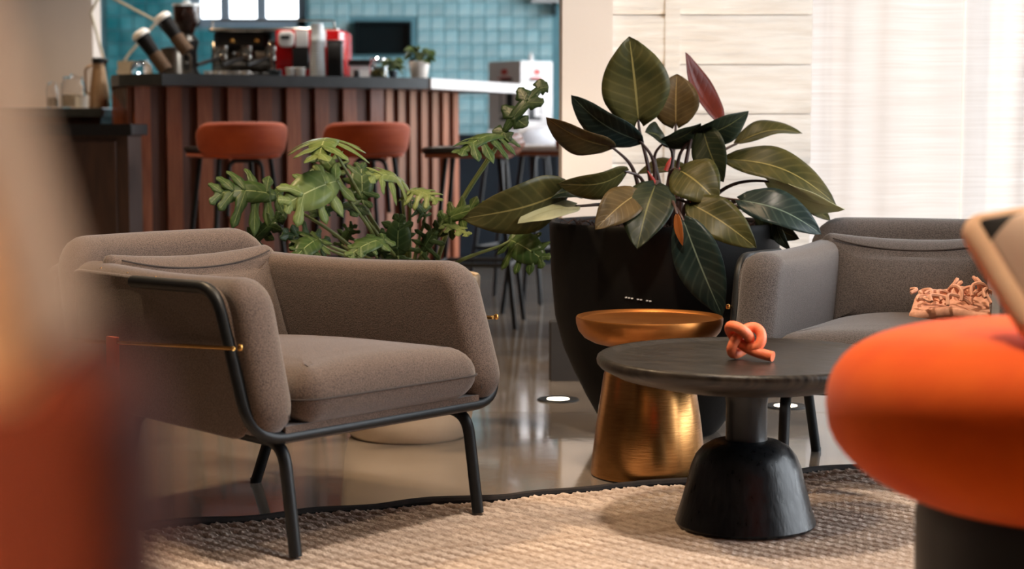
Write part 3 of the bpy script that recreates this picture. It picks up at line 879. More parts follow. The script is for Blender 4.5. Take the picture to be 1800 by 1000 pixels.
for q in range(170):
    a = rr.uniform(0, 2 * PI); r = rr.uniform(.12, .30); x, y = r * math.cos(a), r * math.sin(a)
    pts = [(x + .035 * math.sin(u * 4 + q) + rr.uniform(-.006, .006), y + .03 * math.cos(u * 3 + q * 2), .59 + .035 * math.sin(PI * u) * rr.uniform(.5, 1.2)) for u in (0, .25, .5, .75, 1)]
    mo.tube(pts, .0011, 4, caps=False)
o = obj('moss', mo, 'root', t); o['kind'] = 'stuff'
# faint row of white specks printed on the planter
for q in range(9):
    if q in (3, 6): continue
    a = math.radians(-90 - 23.5 + q * 1.5)
    p = Vector((.3275 * math.cos(a), .3275 * math.sin(a), .425 - q * .001))
    obj('printed_mark', MB().box(p.x - .003, p.x + .003, p.y - .004, p.y + .004, p.z - .0016, p.z + .0016), 'white', t)

# base px, tip px, apparent width px, depth base, depth tip, roll deg, bow, fold, material
LV = [
 ((1122, 211), (1106, 64), 120, 5.05, 5.02, 8, .05, .18, 'lf_olive', 0),
 ((1188, 218), (1190, 130), 84, 5.16, 5.20, -12, .05, .2, 'lf_brown', 0),
 ((1264, 212), (1205, 92), 36, 5.22, 5.24, 50, -.10, .7, 'lf_red', 0),
 ((1124, 247), (1004, 158), 58, 5.02, 4.98, -38, .14, .3, 'lf_teal', .06),
 ((1074, 257), (960, 199), 50, 4.98, 4.88, -48, .10, .35, 'lf_brown', .05),
 ((994, 335), (812, 374), 92, 4.96, 4.82, -28, .12, .12, 'lf_olive', .05),
 ((1098, 301), (980, 312), 50, 4.95, 4.86, -42, .18, .25, 'lf_olive', .08),
 ((1152, 326), (1120, 438), 94, 4.88, 4.73, 12, .10, .22, 'lf_dark', .0),
 ((1196, 300), (1262, 356), 88, 4.90, 4.80, -18, .12, .2, 'lf_olive', .0),
 ((1236, 228), (1272, 320), 62, 5.05, 4.98, 22, .08, .2, 'lf_dark', .0),
 ((1222, 240), (1316, 190), 48, 5.08, 5.05, 45, .12, .3, 'lf_dark', .05),
 ((1296, 252), (1410, 231), 34, 5.18, 5.20, -58, .12, .4, 'lf_olive', .03),
 ((1278, 280), (1470, 348), 58, 5.05, 4.95, -45, .12, .25, 'lf_olive', .06),
 ((1352, 319), (1485, 368), 46, 5.00, 4.93, 60, .06, .2, 'lf_pale', .0),
 ((1300, 352), (1444, 412), 62, 4.90, 4.84, -32, .14, .22, 'lf_teal', .0),
 ((1386, 356), (1460, 388), 28, 5.05, 5.00, -55, .1, .2, 'lf_olive', .0),
 ((1202, 388), (1270, 556), 84, 4.76, 4.72, 14, .05, .16, 'lf_teal', .0),
 ((1214, 358), (1330, 436), 74, 4.82, 4.72, -14, .12, .2, 'lf_olive', .0),
 ((1122, 340), (1046, 404), 66, 4.85, 4.75, 16, .12, .2, 'lf_brown', .0),
 ((1168, 250), (1232, 213), 42, 5.10, 5.05, 55, .10, .35, 'lf_dark', .05),
 ((1168, 249), (1134, 232), 34, 5.10, 5.05, 60, .10, .3, 'lf_dark', .0),
 ((1204, 296), (1120, 306), 28, 5.20, 5.2, 55, .1, .3, 'lf_olive', .0),
 ((1012, 362), (910, 393), 38, 4.95, 4.84, 55, .05, .2, 'lf_pale', .0),
 ((1062, 345), (1018, 328), 24, 5.0, 4.98, 40, .1, .3, 'lf_olive', .0),
 ((1190, 376), (1200, 432), 15, 4.74, 4.73, 20, .05, .5, 'lf_dry', .0),
 ((1366, 384), (1390, 440), 22, 4.86, 4.83, 35, .2, .5, 'lf_teal', .0),
 ((1020, 345), (962, 350), 26, 4.98, 4.92, 45, .2, .3, 'lf_dark', .0),
 ((1240, 352), (1300, 396), 52, 4.95, 4.9, 30, .1, .2, 'lf_dark', .0),
 ((1330, 372), (1405, 420), 44, 4.98, 4.92, 30, .1, .2, 'lf_dark', .0),
]
def root_at(B, hx=.10):
    d = Vector((B.x, B.y, 0)); L_ = d.length or 1
    return Vector((B.x / L_ * min(hx, L_ * .4), B.y / L_ * min(hx, L_ * .4), .58))
for i, (bp_, tp_, wpx, yb, yt, roll, bow, fold, m, dr) in enumerate(LV):
    B = P(bp_[0], bp_[1], yb) - PC; T = P(tp_[0], tp_[1], yt) - PC
    view = (Vector((0, 0, CZ)) - (PC + (B + T) / 2)).normalized()
    N = Matrix.Rotation(math.radians(roll), 3, (T - B).normalized()) @ view
    wd = wpx / F * (yb + yt) / 2 / math.cos(math.radians(roll))
    wd = min(wd, wpx / F * 5 * 1.7)
    lf = solid(obj('leaf', leaf_mesh(B, T, wd, N, bow, fold, tipdroop=dr, ripple=.02), m, t))
    Rt = root_at(B)
    mid = (B - Rt)
    c1 = Rt + Vector((mid.x * .15, mid.y * .15, abs(mid.z) * .5 + .08)); c2 = B - (T - B).normalized() * min(.08, (B - Rt).length * .3) - Vector((0, 0, .02))
    obj('petiole', MB().tube(bez(Rt, c1, c2, B), [.0075 - .004 * k / 14 for k in range(15)], 8), 'redstem' if i == 2 else 'stem', lf)
for (bx, tx) in (((1180, 352), (1196, 292)), ((1170, 300), (1180, 276)), ((1156, 330), (1138, 300))):
    B = P(bx[0], bx[1], 5.0) - PC; T = P(tx[0], tx[1], 5.0) - PC
    obj('bud_sheath', MB().tube([B, B.lerp(T, .5), T], [.006, .006, .001], 8), 'redstem', t)

# split-leaf plant in cream pot
QC = Vector((P(717, 500, 5.06).x, 5.06, 0))
t = thing('potted_split_leaf_plant', 'lobed green split-leaf plant in a cream round pot behind the grey-brown armchair', 'potted plant', QC)
fixn(obj('planter', MB().lathe([(0, 0), (.165, 0), (.176, .012), (.186, .06), (.198, .2), (.207, .36), (.21, .455), (.21, .465), (.206, .47), (.194, .468), (.191, .45), (.191, .42), (0, .42)], 72), 'creampot', t))
obj('soil', MB().lathe([(0, .448), (.1, .445), (.193, .437)], 40), 'soil', t)
def lobed_mesh(B, T, wd, N, droop, nl=5, seed=0, blade=.15):
    rnd = random.Random(seed)
    B, T = Vector(B), Vector(T); ax = T - B; Ln = ax.length; ax.normalize()
    N = (N - ax * N.dot(ax)).normalized(); S = ax.cross(N)
    v = []; uv = []; f = []
    def sheet(fn, nu, nv):
        o = len(v)
        for i in range(nu + 1):
            for j in range(nv + 1):
                p, q = fn(i / nu, j / nv * 2 - 1); v.append(tuple(p)); uv.append(q)
        W = nv + 1
        f.extend((o + i * W + j, o + i * W + j + 1, o + (i + 1) * W + j + 1, o + (i + 1) * W + j) for i in range(nu) for j in range(nv))
    def sag(p, lat):            # droop grows with distance from the midrib
        return p + Vector((0, 0, -1)) * (droop * lat * lat * 2.2 / max(.02, wd)) - N * (.1 * lat)
    def mid(u):
        return B + (T - B) * u + N * (.08 * Ln * math.sin(PI * u)) + Vector((0, 0, -1)) * (droop * .5 * Ln * u * u)
    sheet(lambda u, q: (sag(mid(u) + S * (q * wd * blade * (math.sin(PI * min(1, u * .92 + .06)) ** .6)), abs(q) * wd * .12), (u, q * .5 + .5)), 12, 4)
    for sd in (-1, 1):
        for k in range(nl):
            u0 = .02 + .86 * k / (nl - 1)
            ln = wd / 2 * (math.sin(PI * (.22 + .66 * k / (nl - 1))) ** .7) * rnd.uniform(.85, 1.12)
            al = math.radians(-28 + 82 * k / (nl - 1)) + rnd.uniform(-.1, .1)
            dirv = (S * sd * math.cos(al) + ax * math.sin(al)); sid = N.cross(dirv)
            lw = Ln / nl * rnd.uniform(.50, .66)
            wob = rnd.uniform(-.25, .25); bend = rnd.uniform(-.2, .35)
            def fn(u, q, u0=u0, ln=ln, dirv=dirv, sid=sid, lw=lw, wob=wob, bend=bend):
                hw = lw * (.72 + .5 * math.sin(PI * u * .8 + .3)) * (1 - max(0, (u - .72) / .28) ** 2) ** .5 * .62 if u < .999 else .001
                hw *= 1 + .26 * math.sin(u * 10 + wob * 24)
                p = mid(u0) + dirv * (ln * u) + sid * (q * hw + bend * ln * u * u * .4) - N * (.10 * hw * q * q) + N * (wob * .12 * ln * math.sin(PI * u))
                return sag(p, ln * u), (u * .8, q * .5 + .5)
            sheet(fn, 8, 4)
    me = bpy.data.meshes.new('leaf'); me.from_pydata(v, [], f); me.update()
    ul = me.uv_layers.new(name='UVMap')
    for lp in me.loops: ul.data[lp.index].uv = uv[lp.vertex_index]
    me.polygons.foreach_set('use_smooth', [True] * len(me.polygons))
    return me
# base px, tip px, width px, depth base/tip, roll, droop, lobes, material
SL = [
 ((578, 243), (560, 262), 150, 5.02, 4.84, -62, .30, 5, 'sp_light'),
 ((488, 344), (376, 328), 125, 4.98, 4.90, -30, .22, 6, 'sp_mid'),
 ((592, 318), (500, 352), 112, 4.92, 4.82, -14, .15, 5, 'sp_light'),
 ((592, 306), (560, 268), 74, 5.08, 5.12, 20, .05, 5, 'sp_mid'),
 ((636, 352), (634, 290), 74, 5.05, 5.1, 15, .02, 5, 'sp_mid'),
 ((706, 318), (652, 300), 92, 5.0, 4.92, -60, .30, 5, 'sp_light'),
 ((722, 335), (768, 345), 66, 4.98, 4.92, -50, .30, 5, 'sp_light'),
 ((634, 366), (546, 372), 60, 4.98, 4.92, 58, .1, 5, 'sp_dark'),
 ((438, 432), (494, 378), 66, 4.96, 4.92, 25, .04, 5, 'sp_dark'),
 ((568, 432), (498, 408), 74, 4.95, 4.88, 20, .1, 5, 'sp_dark'),
 ((560, 420), (520, 448), 70, 4.9, 4.82, 30, .1, 5, 'sp_mid'),
 ((676, 420), (612, 446), 62, 4.86, 4.78, 42, .1, 5, 'sp_mid'),
 ((700, 450), (702, 382), 76, 4.95, 4.95, 15, .03, 5, 'sp_dark'),
 ((742, 442), (770, 398), 70, 4.98, 4.98, 20, .04, 5, 'sp_dark'),
 ((778, 388), (856, 362), 74, 5.0, 4.92, 25, .05, 5, 'sp_mid'),
 ((748, 380), (726, 352), 50, 5.02, 5.0, 30, .1, 5, 'sp_mid'),
 ((782, 396), (824, 408), 40, 4.96, 4.9, 55, .2, 4, 'sp_light'),
 ((886, 238), (806, 252), 92, 5.0, 4.88, -62, .36, 6, 'sp_mid'),
 ((884, 234), (958, 150), 74, 5.0, 5.02, 35, -.06, 4, 'sp_dark'),
 ((898, 422), (956, 452), 92, 4.95, 4.86, 10, .12, 5, 'sp_mid'),
 ((660, 448), (690, 408), 60, 5.0, 5.0, 10, .05, 5, 'sp_dark'),
 ((600, 430), (620, 396), 50, 5.12, 5.12, 10, .05, 5, 'sp_dark'),
]
for i, (bp_, tp_, wpx, yb, yt, roll, droop, nl, m) in enumerate(SL):
    B = P(bp_[0], bp_[1], yb) - QC; T = P(tp_[0], tp_[1], yt) - QC
    view = (Vector((0, 0, CZ)) - (QC + (B + T) / 2)).normalized()
    ax = (T - B).normalized()
    N = Matrix.Rotation(math.radians(abs(roll)), 3, ax) @ view
    N2 = Matrix.Rotation(-math.radians(abs(roll)), 3, ax) @ view
    if N2.z > N.z: N = N2
    if i == 0: N = Vector((0, -.25, 1))
    wd = wpx / F * 5.0
    lf = solid(obj('leaf', lobed_mesh(B, T, wd, N, droop, nl, i, .30 if i in (2, 4, 10, 11, 12, 19) else .17), m, t), .001)
    Rt = Vector((max(-.09, min(.09, B.x * .25)), random.uniform(-.05, .05), .44))
    mid = B - Rt
    c1 = Rt + Vector((mid.x * .25, mid.y * .3, abs(mid.z) * .5 + .03)); c2 = B + Vector((-mid.x * .25, 0, -abs(mid.z) * .22 - .01))
    obj('petiole', MB().tube(bez(Rt, c1, c2, B), [.0068 - .0036 * k / 14 for k in range(15)], 8), 'gstem', lf)

# ------------------------------------------------------------------ bar counter
B2 = Vector((-.657, 8.83)); A2 = Vector((-1.742, 8.09)); C2 = A2 + Vector((-.3, .95)).normalized() * .84
D2 = B2 + Vector((.331, .944)).normalized() * 1.07
TOPZ, TT = 1.13, .052
t = thing('bar_counter', 'walnut slatted bar counter with dark top carrying the coffee machine', 'bar counter', (0, 0, 0))
core = [(C2.x, C2.y), (A2.x, A2.y), (B2.x, B2.y), (D2.x, D2.y), (D2.x - .9, D2.y + .35), (C2.x + .6, C2.y + .7)]
obj('carcass', MB().prism(core, .0, TOPZ - TT), 'walnutdark', t, False)
def slats(p, q, start=.0, period=.155, wd=.075, seed=0):
    d = (q - p); Ln = d.length; d.normalize(); nrm = Vector((d.y, -d.x)); s = start; k = 0
    rnd = random.Random(seed)
    def one(s0, s1, dep, m):
        s1 = min(s1, Ln)
        if s1 - s0 < .006: return
        a, b = p + d * s0, p + d * s1
        pts = [(a.x, a.y), (a.x + nrm.x * dep, a.y + nrm.y * dep), (b.x + nrm.x * dep, b.y + nrm.y * dep), (b.x, b.y)]
        obj('slat', MB().prism(pts, .0, TOPZ - TT), m, t, False)
    while s < Ln:
        one(s, s + wd, .026, 'walnut')
        one(s + wd + .004, s + wd + .040, .012, 'walnutdark')
        one(s + wd + .044, s + period - .003, .004, 'walnutdark')
        s += period; k += 1
slats(A2, B2); slats(B2, D2, .01); slats(C2, A2, .02)
P0 = Vector((-1.835, 8.25)); P1 = Vector((-1.56, 7.86)); P2 = Vector((-.407, 8.64)); P3 = Vector((.065, 9.98))
tops = [(C2.x - .03, C2.y), (-1.86, 8.19), (-1.79, 8.03), (P1.x, P1.y), (P2.x, P2.y), (P3.x, P3.y), (P3.x - .8, P3.y + .3), (C2.x + .6, C2.y + .8)]
# dark top over the front run, white strip paints the window light on its side edge
obj('worktop', MB().prism(tops, TOPZ - TT, TOPZ), 'countertop', t, False)
dd = (P3 - P2).normalized(); nn = Vector((dd.y, -dd.x))
strip = [(P2.x, P2.y), (P2.x + nn.x * .012, P2.y + nn.y * .012), (P3.x + nn.x * .012, P3.y + nn.y * .012), (P3.x, P3.y)]
obj('lit_edge_strip', MB().prism(strip, TOPZ - TT, TOPZ), 'whitetop', t, False)

# lower back counter and cabinet on the left
t = thing('back_counter', 'brown cabinet with dark top at far left holding jars and a carafe', 'cabinet', (0, 0, 0))
x1 = P(206, 200, 8.75).x - .07
obj('body', MB().box(-4.2, x1 - .02, 8.78, 9.4, 0, .94), 'cabinet', t, False)
obj('top', MB().box(-4.2, x1, 8.74, 9.42, .94, .985, .004), 'countertop', t, False)
t = thing('low_cabinet', 'low dark brown cabinet at far left in front of the jar counter', 'cabinet', (0, 0, 0))
x2 = P(233, 225, 7.72).x
obj('body', MB().box(-4.2, x2 - .03, 7.76, 8.04, 0, .855), 'cabinet', t, False)
obj('top', MB().box(-4.2, x2, 7.70, 8.045, .855, .905, .004), 'black', t, False)
for q in range(3):
    xa = x2 - .06 - .62 * (q + 1)
    d_ = obj('door', MB().box(xa, xa + .6, 7.742, 7.76, .06, .83, .004), 'cabinet', t, False)
    obj('handle', MB().tube([(xa + .08, 7.735, .70), (xa + .08, 7.722, .70), (xa + .08, 7.722, .58), (xa + .08, 7.735, .58)], .006, 8), 'blackmetal', d_)

# bar stools
def stool(label, loc, rz, seatm, backm, tall=.15):
    t = thing('bar_stool', label, 'bar stool', loc, rz, 'bar stools')
    # seat pad (front is +y), wrapped low back at -y
    fixn(obj('seat', MB().panel(rrect(-.19, .19, -.16, .235, [.09, .12, .12, .09]), .03, .014, .004, lambda a, b, h: (a, b, .785 + h + .008 * (a / .2) ** 2)), seatm, t))
    fixn(obj('seat_shell', MB().panel(rrect(-.185, .185, -.16, .225, [.09, .12, .12, .09]), .02, .009, .0, lambda a, b, h: (a, b, .762 + h + .006 * (a / .2) ** 2)), backm, t))
    def bf(a, b, h):
        th = a / .235                       # wraps around the rear of the seat
        ang = th * math.radians(74)
        k = .155 + .022 * (b - .74) / .15 + h
        return (k * math.sin(ang) * 1.14, -k * math.cos(ang) - .012, b - .010 * abs(th) ** 3)
    fixn(obj('backrest', MB().panel(rrect(-.235, .235, .765, .765 + tall, [.06, .065, .065, .06]), .065, .030, .010, bf), backm, t))
    for sx in (-1, 1):
        for sy in (-1, 1):
            obj('leg', MB().tube([(sx * .12, sy * .12, .755), (sx * .165, sy * .165, .30), (sx * .198, sy * .198, 0)], .0115, 10), 'blackmetal', t)
    obj('rear_hoop', MB().tube(fillet([(-.09, -.135, .5), (-.075, -.125, .745), (.075, -.125, .745), (.09, -.135, .5)], .04), .010, 8), 'blackmetal', t)
    rg = [(-.168, -.168, .28), (.168, -.168, .28), (.168, .168, .28), (-.168, .168, .28)]
    obj('footrest', MB().tube(fillet(rg + rg[:1], .03), .0095, 8), 'blackmetal', t)
    return t
p = P(427, 240, 8.0); stool('burnt orange upholstered bar stool with wrapped back nearest the low cabinet', (p.x - .015, 7.86, 0), math.radians(30), 'stoolblack', 'stoolorange')
p = P(638, 245, 8.2); stool('burnt orange upholstered bar stool with wrapped back behind the split-leaf plant', (p.x - .01, 8.12, 0), math.radians(28), 'stoolblack', 'stoolorange')
p = P(828, 265, 7.85); stool('side-on bar stool with flat black seat and cognac shell near the counter corner', (p.x + .02, 7.92, 0), math.radians(84), 'stoolblack', 'brownleather', .10)
p = P(912, 260, 9.0); stool('bar stool coloured white for window sheen, further back at the counter end', (p.x - .01, 9.0, 0), math.radians(70), 'sheenpad', 'sheenpad', .13)
p = P(965, 260, 8.3); stool('bar stool with cognac shell and seat whitened for window sheen, half hidden by the plaster pillar', (p.x + .02, 8.47, 0), math.radians(75), 'sheenpad', 'brownleather', .13)

# ------------------------------------------------------------------ things on the counter
YC = 9.0
def base(px, Y=YC, z=TOPZ): return Vector(((px - 900) / F * Y, Y, z))
S_ = YC / F                                     # metres per pixel there
# espresso machine
x0 = (372 - 900) * S_; x1 = (608 - 900) * S_
t = thing('espresso_machine', 'chrome and red espresso machine on the dark bar counter', 'espresso machine', ((x0 + x1) / 2, YC + .12, TOPZ))
W = (x1 - x0) / 2
obj('body', MB().box(-W, W * .1, -.06, .28, .02, .20, .01), 'chrome', t)
obj('top_tray', MB().box(-W, W * .92, -.13, .30, .245, .262, .006), 'chrome', t)
obj('upper_housing', MB().box(-W * .95, -.05, -.10, .28, .16, .245, .02), 'black', t)
obj('side_panel', MB().prism([(.0, -.15), (W * .92, -.15), (W, -.08), (W, .28), (0, .28)], .02, .252, .01), 'red', t)
fixn(obj('gauge', MB().panel(rrect(.012, .094, .165, .245, .025), .02, .008, 0, lambda a, b, h: (a, -.158 + h, b)), 'white', t))
obj('gauge_display', MB().box(.028, .072, -.176, -.168, .205, .222), 'black', t)
obj('label_plate', MB().box(.10, .165, -.166, -.15, .165, .250, .004), 'white', t)
obj('label_plate', MB().box(.18, .255, -.166, -.15, .165, .250, .004), 'white', t)
obj('front_vent', MB().box(.085, .17, -.170, -.15, .055, .163, .004), 'black', t)
obj('drip_tray', MB().box(-W * .95, -.02, -.18, .0, .0, .035, .005), 'black', t)
obj('cup_rail', MB().tube(fillet([(-W * .95, -.12, .262), (-W * .95, -.12, .30), (W * .85, -.12, .30), (W * .85, -.12, .262)], .012), .0045, 8), 'chrome', t)
for k in range(3):
    gx = -W * .8 + k * .125
    g = obj('group_head', MB().lathe([(0, .17), (.034, .17), (.034, .135), (.028, .125), (0, .125)], 24, (gx, -.125, 0)), 'chrome', t)
    obj('portafilter', MB().lathe([(0, .125), (.031, .125), (.031, .10), (.012, .085), (0, .085)], 24, (gx, -.125, 0)), 'chrome', g)
    obj('handle', MB().tube([(gx - .02, -.15, .108), (gx - .07, -.24, .085), (gx - .10, -.29, .07)], [.008, .012, .010], 10), 'black', g)
    obj('knob', MB().lathe([(0, .018), (.012, .016), (.016, 0), (0, 0)], 16, (gx + .05, -.13, .19)), 'brassrod', t)
obj('steam_wand', MB().tube(fillet([(-.03, -.12, .2), (-.03, -.17, .19), (-.015, -.2, .05)], .02), .005, 8), 'chrome', t)
# small cups on the drip tray
for k in range(5):
    c = thing('espresso_cup', ['small white cup at the left end of the drip tray', 'small white cup second along the drip tray', 'small white cup in the middle of the drip tray', 'small white cup fourth along the drip tray', 'small white cup beside the red side panel'][k], 'cup', (x0 + .01 + k * .048, YC - .10, TOPZ), group='espresso cups')
    fixn(obj('bowl', MB().lathe([(0, 0), (.013, 0), (.02, .022), (.0215, .042), (.019, .042), (.017, .02), (0, .006)], 20), 'white', c))
    obj('ear', MB().tube([(.02, 0, .034), (.032, 0, .030), (.031, 0, .018), (.019, 0, .014)], .003, 6), 'white', c)

# grinder with hopper
t = thing('coffee_grinder', 'black coffee grinder with smoked bean hopper left of the espresso machine', 'coffee grinder', base(334, YC + .06))
fixn(obj('body', MB().lathe([(0, 0), (.075, 0), (.075, .02), (.052, .05), (.05, .15), (.06, .2), (.035, .235), (0, .235)], 32), 'black', t))
fixn(obj('hopper', MB().lathe([(0, .235), (.034, .235), (.05, .275), (.068, .30), (.07, .375), (0, .375)], 32), 'hopper', t))
fixn(obj('lid', MB().lathe([(0, .375), (.074, .375), (.074, .388), (.02, .39), (.018, .405), (0, .405)], 32), 'clearplastic', t))
obj('spout', MB().box(-.02, .02, -.10, -.04, .13, .17, .005), 'black', t)
obj('fork', MB().tube([(-.02, -.05, .09), (-.02, -.12, .085), (.02, -.12, .085), (.02, -.05, .09)], .005, 8), 'chrome', t)
# knock box / steel jug
t = thing('steel_jug', 'brushed steel jug beside the tilted cup dispensers', 'jug', base(308, YC - .16))
fixn(obj('body', MB().lathe([(0, 0), (.055, 0), (.058, .01), (.052, .12), (.056, .15), (.053, .15), (.049, .12), (.05, .01), (0, .01)], 32), 'steel', t))
obj('handle', MB().tube(fillet([(.054, 0, .13), (.092, 0, .12), (.088, 0, .04), (.056, 0, .03)], .02), .006, 8), 'steel', t)
obj('rim_lid', MB().lathe([(0, .162), (.03, .160), (.058, .152), (.058, .148), (0, .15)], 32), 'black', t)
# tilted stacks of takeaway cups
def cup_tube(x0p, y0p, x1p, y1p, label, Y):
    a = P(x0p, y0p, Y); b = P(x1p, y1p, Y); d = a - b; L_ = d.length
    t = thing('cup_dispenser', label, 'cup dispenser', b, group='tilted cup stacks')
    q = Vector((0, 0, 1)).rotation_difference(d.normalized()); t.rotation_mode = 'QUATERNION'; t.rotation_quaternion = q
    n = 7
    for k in range(n):
        z = L_ * .42 * k / n
        fixn(obj('cup_rim', MB().lathe([(.030, z), (.035, z + .002), (.036, z + .008), (.035, z + .012), (.03, z + .014)], 24), 'kraftsleeve', t))
    fixn(obj('outer_cup', MB().lathe([(0, L_ * .42), (.032, L_ * .42), (.040, L_ * .86), (.0, L_ * .86)], 28), 'black', t))
    fixn(obj('lid', MB().lathe([(0, L_ * .85), (.045, L_ * .85), (.046, L_ * .92), (.042, L_ * .96), (.03, L_), (0, L_)], 28), 'white', t))
cup_tube(243, 55, 292, 124, 'lower tilted stack of dark takeaway cups with white lid', YC - .36)
cup_tube(281, 26, 330, 92, 'upper tilted stack of dark takeaway cups with white lid', YC - .30)
tag(obj('card_sign', MB().prism([(-.055, -.02), (.055, -.02), (.055, -.012), (-.055, -.012)], 0, .092), 'card', loc=base(232, YC - .1)), 'small kraft card standing at the counter end', 'card')
fixn(tag(obj('glass_bowl', MB().lathe([(0, 0), (.04, 0), (.055, .03), (.05, .07), (.03, .09), (.0, .095)], 28), 'glass', loc=base(253, YC - .2)), 'upturned glass bowl beside the kraft card', 'bowl'))
fixn(tag(obj('stopper', MB().lathe([(0, .014), (.02, .012), (.026, .004), (.024, 0), (0, 0)], 20), 'black', loc=base(222, YC - .32)), 'small black rubber stopper at the counter end', 'stopper'))

# clear cup stack
t = thing('clear_cup_stack', 'tall stack of clear plastic cups in front of the red machine panel', 'cup stack', base(561, YC - .22))
for k in range(16):
    z = k * .0125
    fixn(obj('clear_cup', MB().lathe([(.042 - k * .0006, z), (.044 - k * .0006, z + .003), (.042 - k * .0006, z + .006), (.030, z + .085), (.0285, z + .085), (.0385 - k * .0006, z + .006)], 24, closed=True), 'clearplastic', t))
for i, (px, h, wd, m, lab) in enumerate([(487, .045, .055, 'bluegrey', 'blue-grey box in front of the red panel'), (592, .19, .075, 'black', 'tall black box beside the clear cup stack')]):
    t = thing('counter_box', lab, 'box', base(px, YC - .2), group='boxes on the counter')
    obj('body', MB().box(-wd / 2, wd / 2, -.04, .04, 0, h - .008, .004), m, t); obj('lid', MB().box(-wd / 2 - .002, wd / 2 + .002, -.042, .042, h - .008, h, .003), m, t)
for i, (px, lab) in enumerate([(514, 'white paper cup left of the clear cup stack'), (531, 'white paper cup touching the clear cup stack')]):
    c = thing('paper_cup', lab, 'cup', base(px, YC - .25), group='white paper cups')
    fixn(obj('cup', MB().lathe([(0, 0), (.02, 0), (.0265, .05), (.0275, .052), (.0265, .054), (.024, .05), (.018, .004), (0, .004)], 24), 'white', c))
# till screen and card reader
t = thing('till_screen', 'black till screen with white stand between machine and jar', 'till', base(645, YC + .1))
obj('screen', MB().box(-.09, .12, -.02, .0, .075, .105, .004), 'black', t); obj('stand', MB().box(-.085, .05, -.015, .02, 0, .075, .006), 'white', t)
obj('card_reader', MB().box(-.06, -.03, -.04, -.02, .0, .055, .004), 'black', t)
t = thing('tea_jar', 'glass jar of golden green tea leaves on the counter', 'jar', base(667, YC - .3))
fixn(obj('glass', MB().lathe([(0, 0), (.042, 0), (.045, .008), (.045, .068), (.038, .08), (.038, .088), (.035, .088), (.035, .08), (.042, .066), (.042, .01), (0, .006)], 32), 'glass', t))
fixn(obj('tea', MB().lathe([(0, .008), (.040, .009), (.040, .038), (.02, .043), (0, .044)], 28), 'tea', t))
obj('lid', MB().lathe([(0, .102), (.036, .101), (.040, .097), (.040, .088), (0, .088)], 32), 'glass', t)

def small_plant(name, label, px, Y, potr, poth, leaves, potm, seed):
    rnd = random.Random(seed); c = base(px, Y); t = thing(name, label, 'potted plant', c, group='small plants on the counter')
    fixn(obj('pot', MB().lathe([(0, 0), (potr * .74, 0), (potr * .78, .004), (potr, poth - .004), (potr * .98, poth), (potr * .9, poth), (potr * .86, poth - .012), (0, poth - .012)], 32), potm, t))
    for k in range(leaves):
        a = rnd.uniform(0, 2 * PI); L_ = rnd.uniform(.045, .075)
        r0 = rnd.uniform(.2, .9) * potr; B = Vector((r0 * math.cos(a), r0 * math.sin(a), poth + rnd.uniform(.005, .06)))
        T = B + Vector((math.cos(a) * L_ * .75, math.sin(a) * L_ * .6, rnd.uniform(-.6, .45) * L_))
        lf = solid(obj('leaf', leaf_mesh(B, T, L_ * .62, Vector((0, -.5, .8)), .12, .2, nu=8, nv=4), 'small_lf', t), .001)
        obj('petiole', MB().tube(bez((0, 0, poth - .012), (B.x * .3, B.y * .3, poth + .02), (B.x * .8, B.y * .8, B.z), B, 6), .0016, 6), 'gstem', lf)
small_plant('potted_trailing_plant', 'small trailing heart-leaved plant in a white pot on the counter', 738, 8.82, .052, .088, 26, 'whitepot', 4)
small_plant('potted_herb', 'small leafy green herb in a dark pot left of the white pot', 692, 8.62, .022, .035, 16, 'bluegrey', 9)

# things on the left back counter
YL = 8.95; ZL = .985
t = thing('steel_carafe', 'bronze steel vacuum carafe on the far left counter', 'carafe', ((179 - 900) / F * YL, YL, ZL))
fixn(obj('body', MB().lathe([(0, 0), (.05, 0), (.052, .006), (.047, .1), (.034, .19), (.031, .21), (.033, .225), (0, .225)], 36), 'bronze', t))
fixn(obj('stopper', MB().lathe([(0, .225), (.032, .225), (.034, .25), (.03, .255), (0, .256)], 30), 'black', t))
obj('spout', MB().tube([(.025, 0, .222), (.046, 0, .245)], [.012, .006], 8), 'black', t)
obj('handle', MB().tube(fillet([(-.034, 0, .22), (-.07, 0, .2), (-.068, 0, .08), (-.046, 0, .07)], .02), .006, 8), 'bronze', t)
def jar(px, r, h, label, Y=YL):
    t = thing('glass_jar', label, 'jar', ((px - 900) / F * Y, Y, ZL), group='glass jars on the far left counter')
    fixn(obj('glass', MB().lathe([(0, 0), (r, 0), (r, h * .8), (r * .8, h * .92), (r * .8, h), (r * .76, h), (r * .76, h * .9), (r * .95, h * .78), (r * .95, .006), (0, .006)], 32), 'glass', t))
    fixn(obj('contents', MB().lathe([(0, .008), (r * .9, .008), (r * .88, h * .45), (0, h * .48)], 28), 'card', t))
    fixn(obj('lid', MB().lathe([(0, h), (r * .82, h), (r * .8, h * 1.06), (r * .2, h * 1.09), (r * .2, h * 1.16), (0, h * 1.17)], 28), 'glass', t))
jar(133, .062, .15, 'wide lidded glass jar beside the bronze carafe')
jar(96, .03, .12, 'narrow lidded glass jar furthest from the carafe')
t = thing('candle_cup', 'small white candle cup in front of the wide glass jar', 'candle', ((150 - 900) / F * 8.85, 8.82, ZL))
fixn(obj('holder', MB().lathe([(0, 0), (.03, 0), (.032, .06), (.029, .06), (.028, .05), (0, .05)], 28), 'white', t))
obj('wick', MB().tube([(0, 0, .05), (0, 0, .058)], .001, 6), 'black', t)

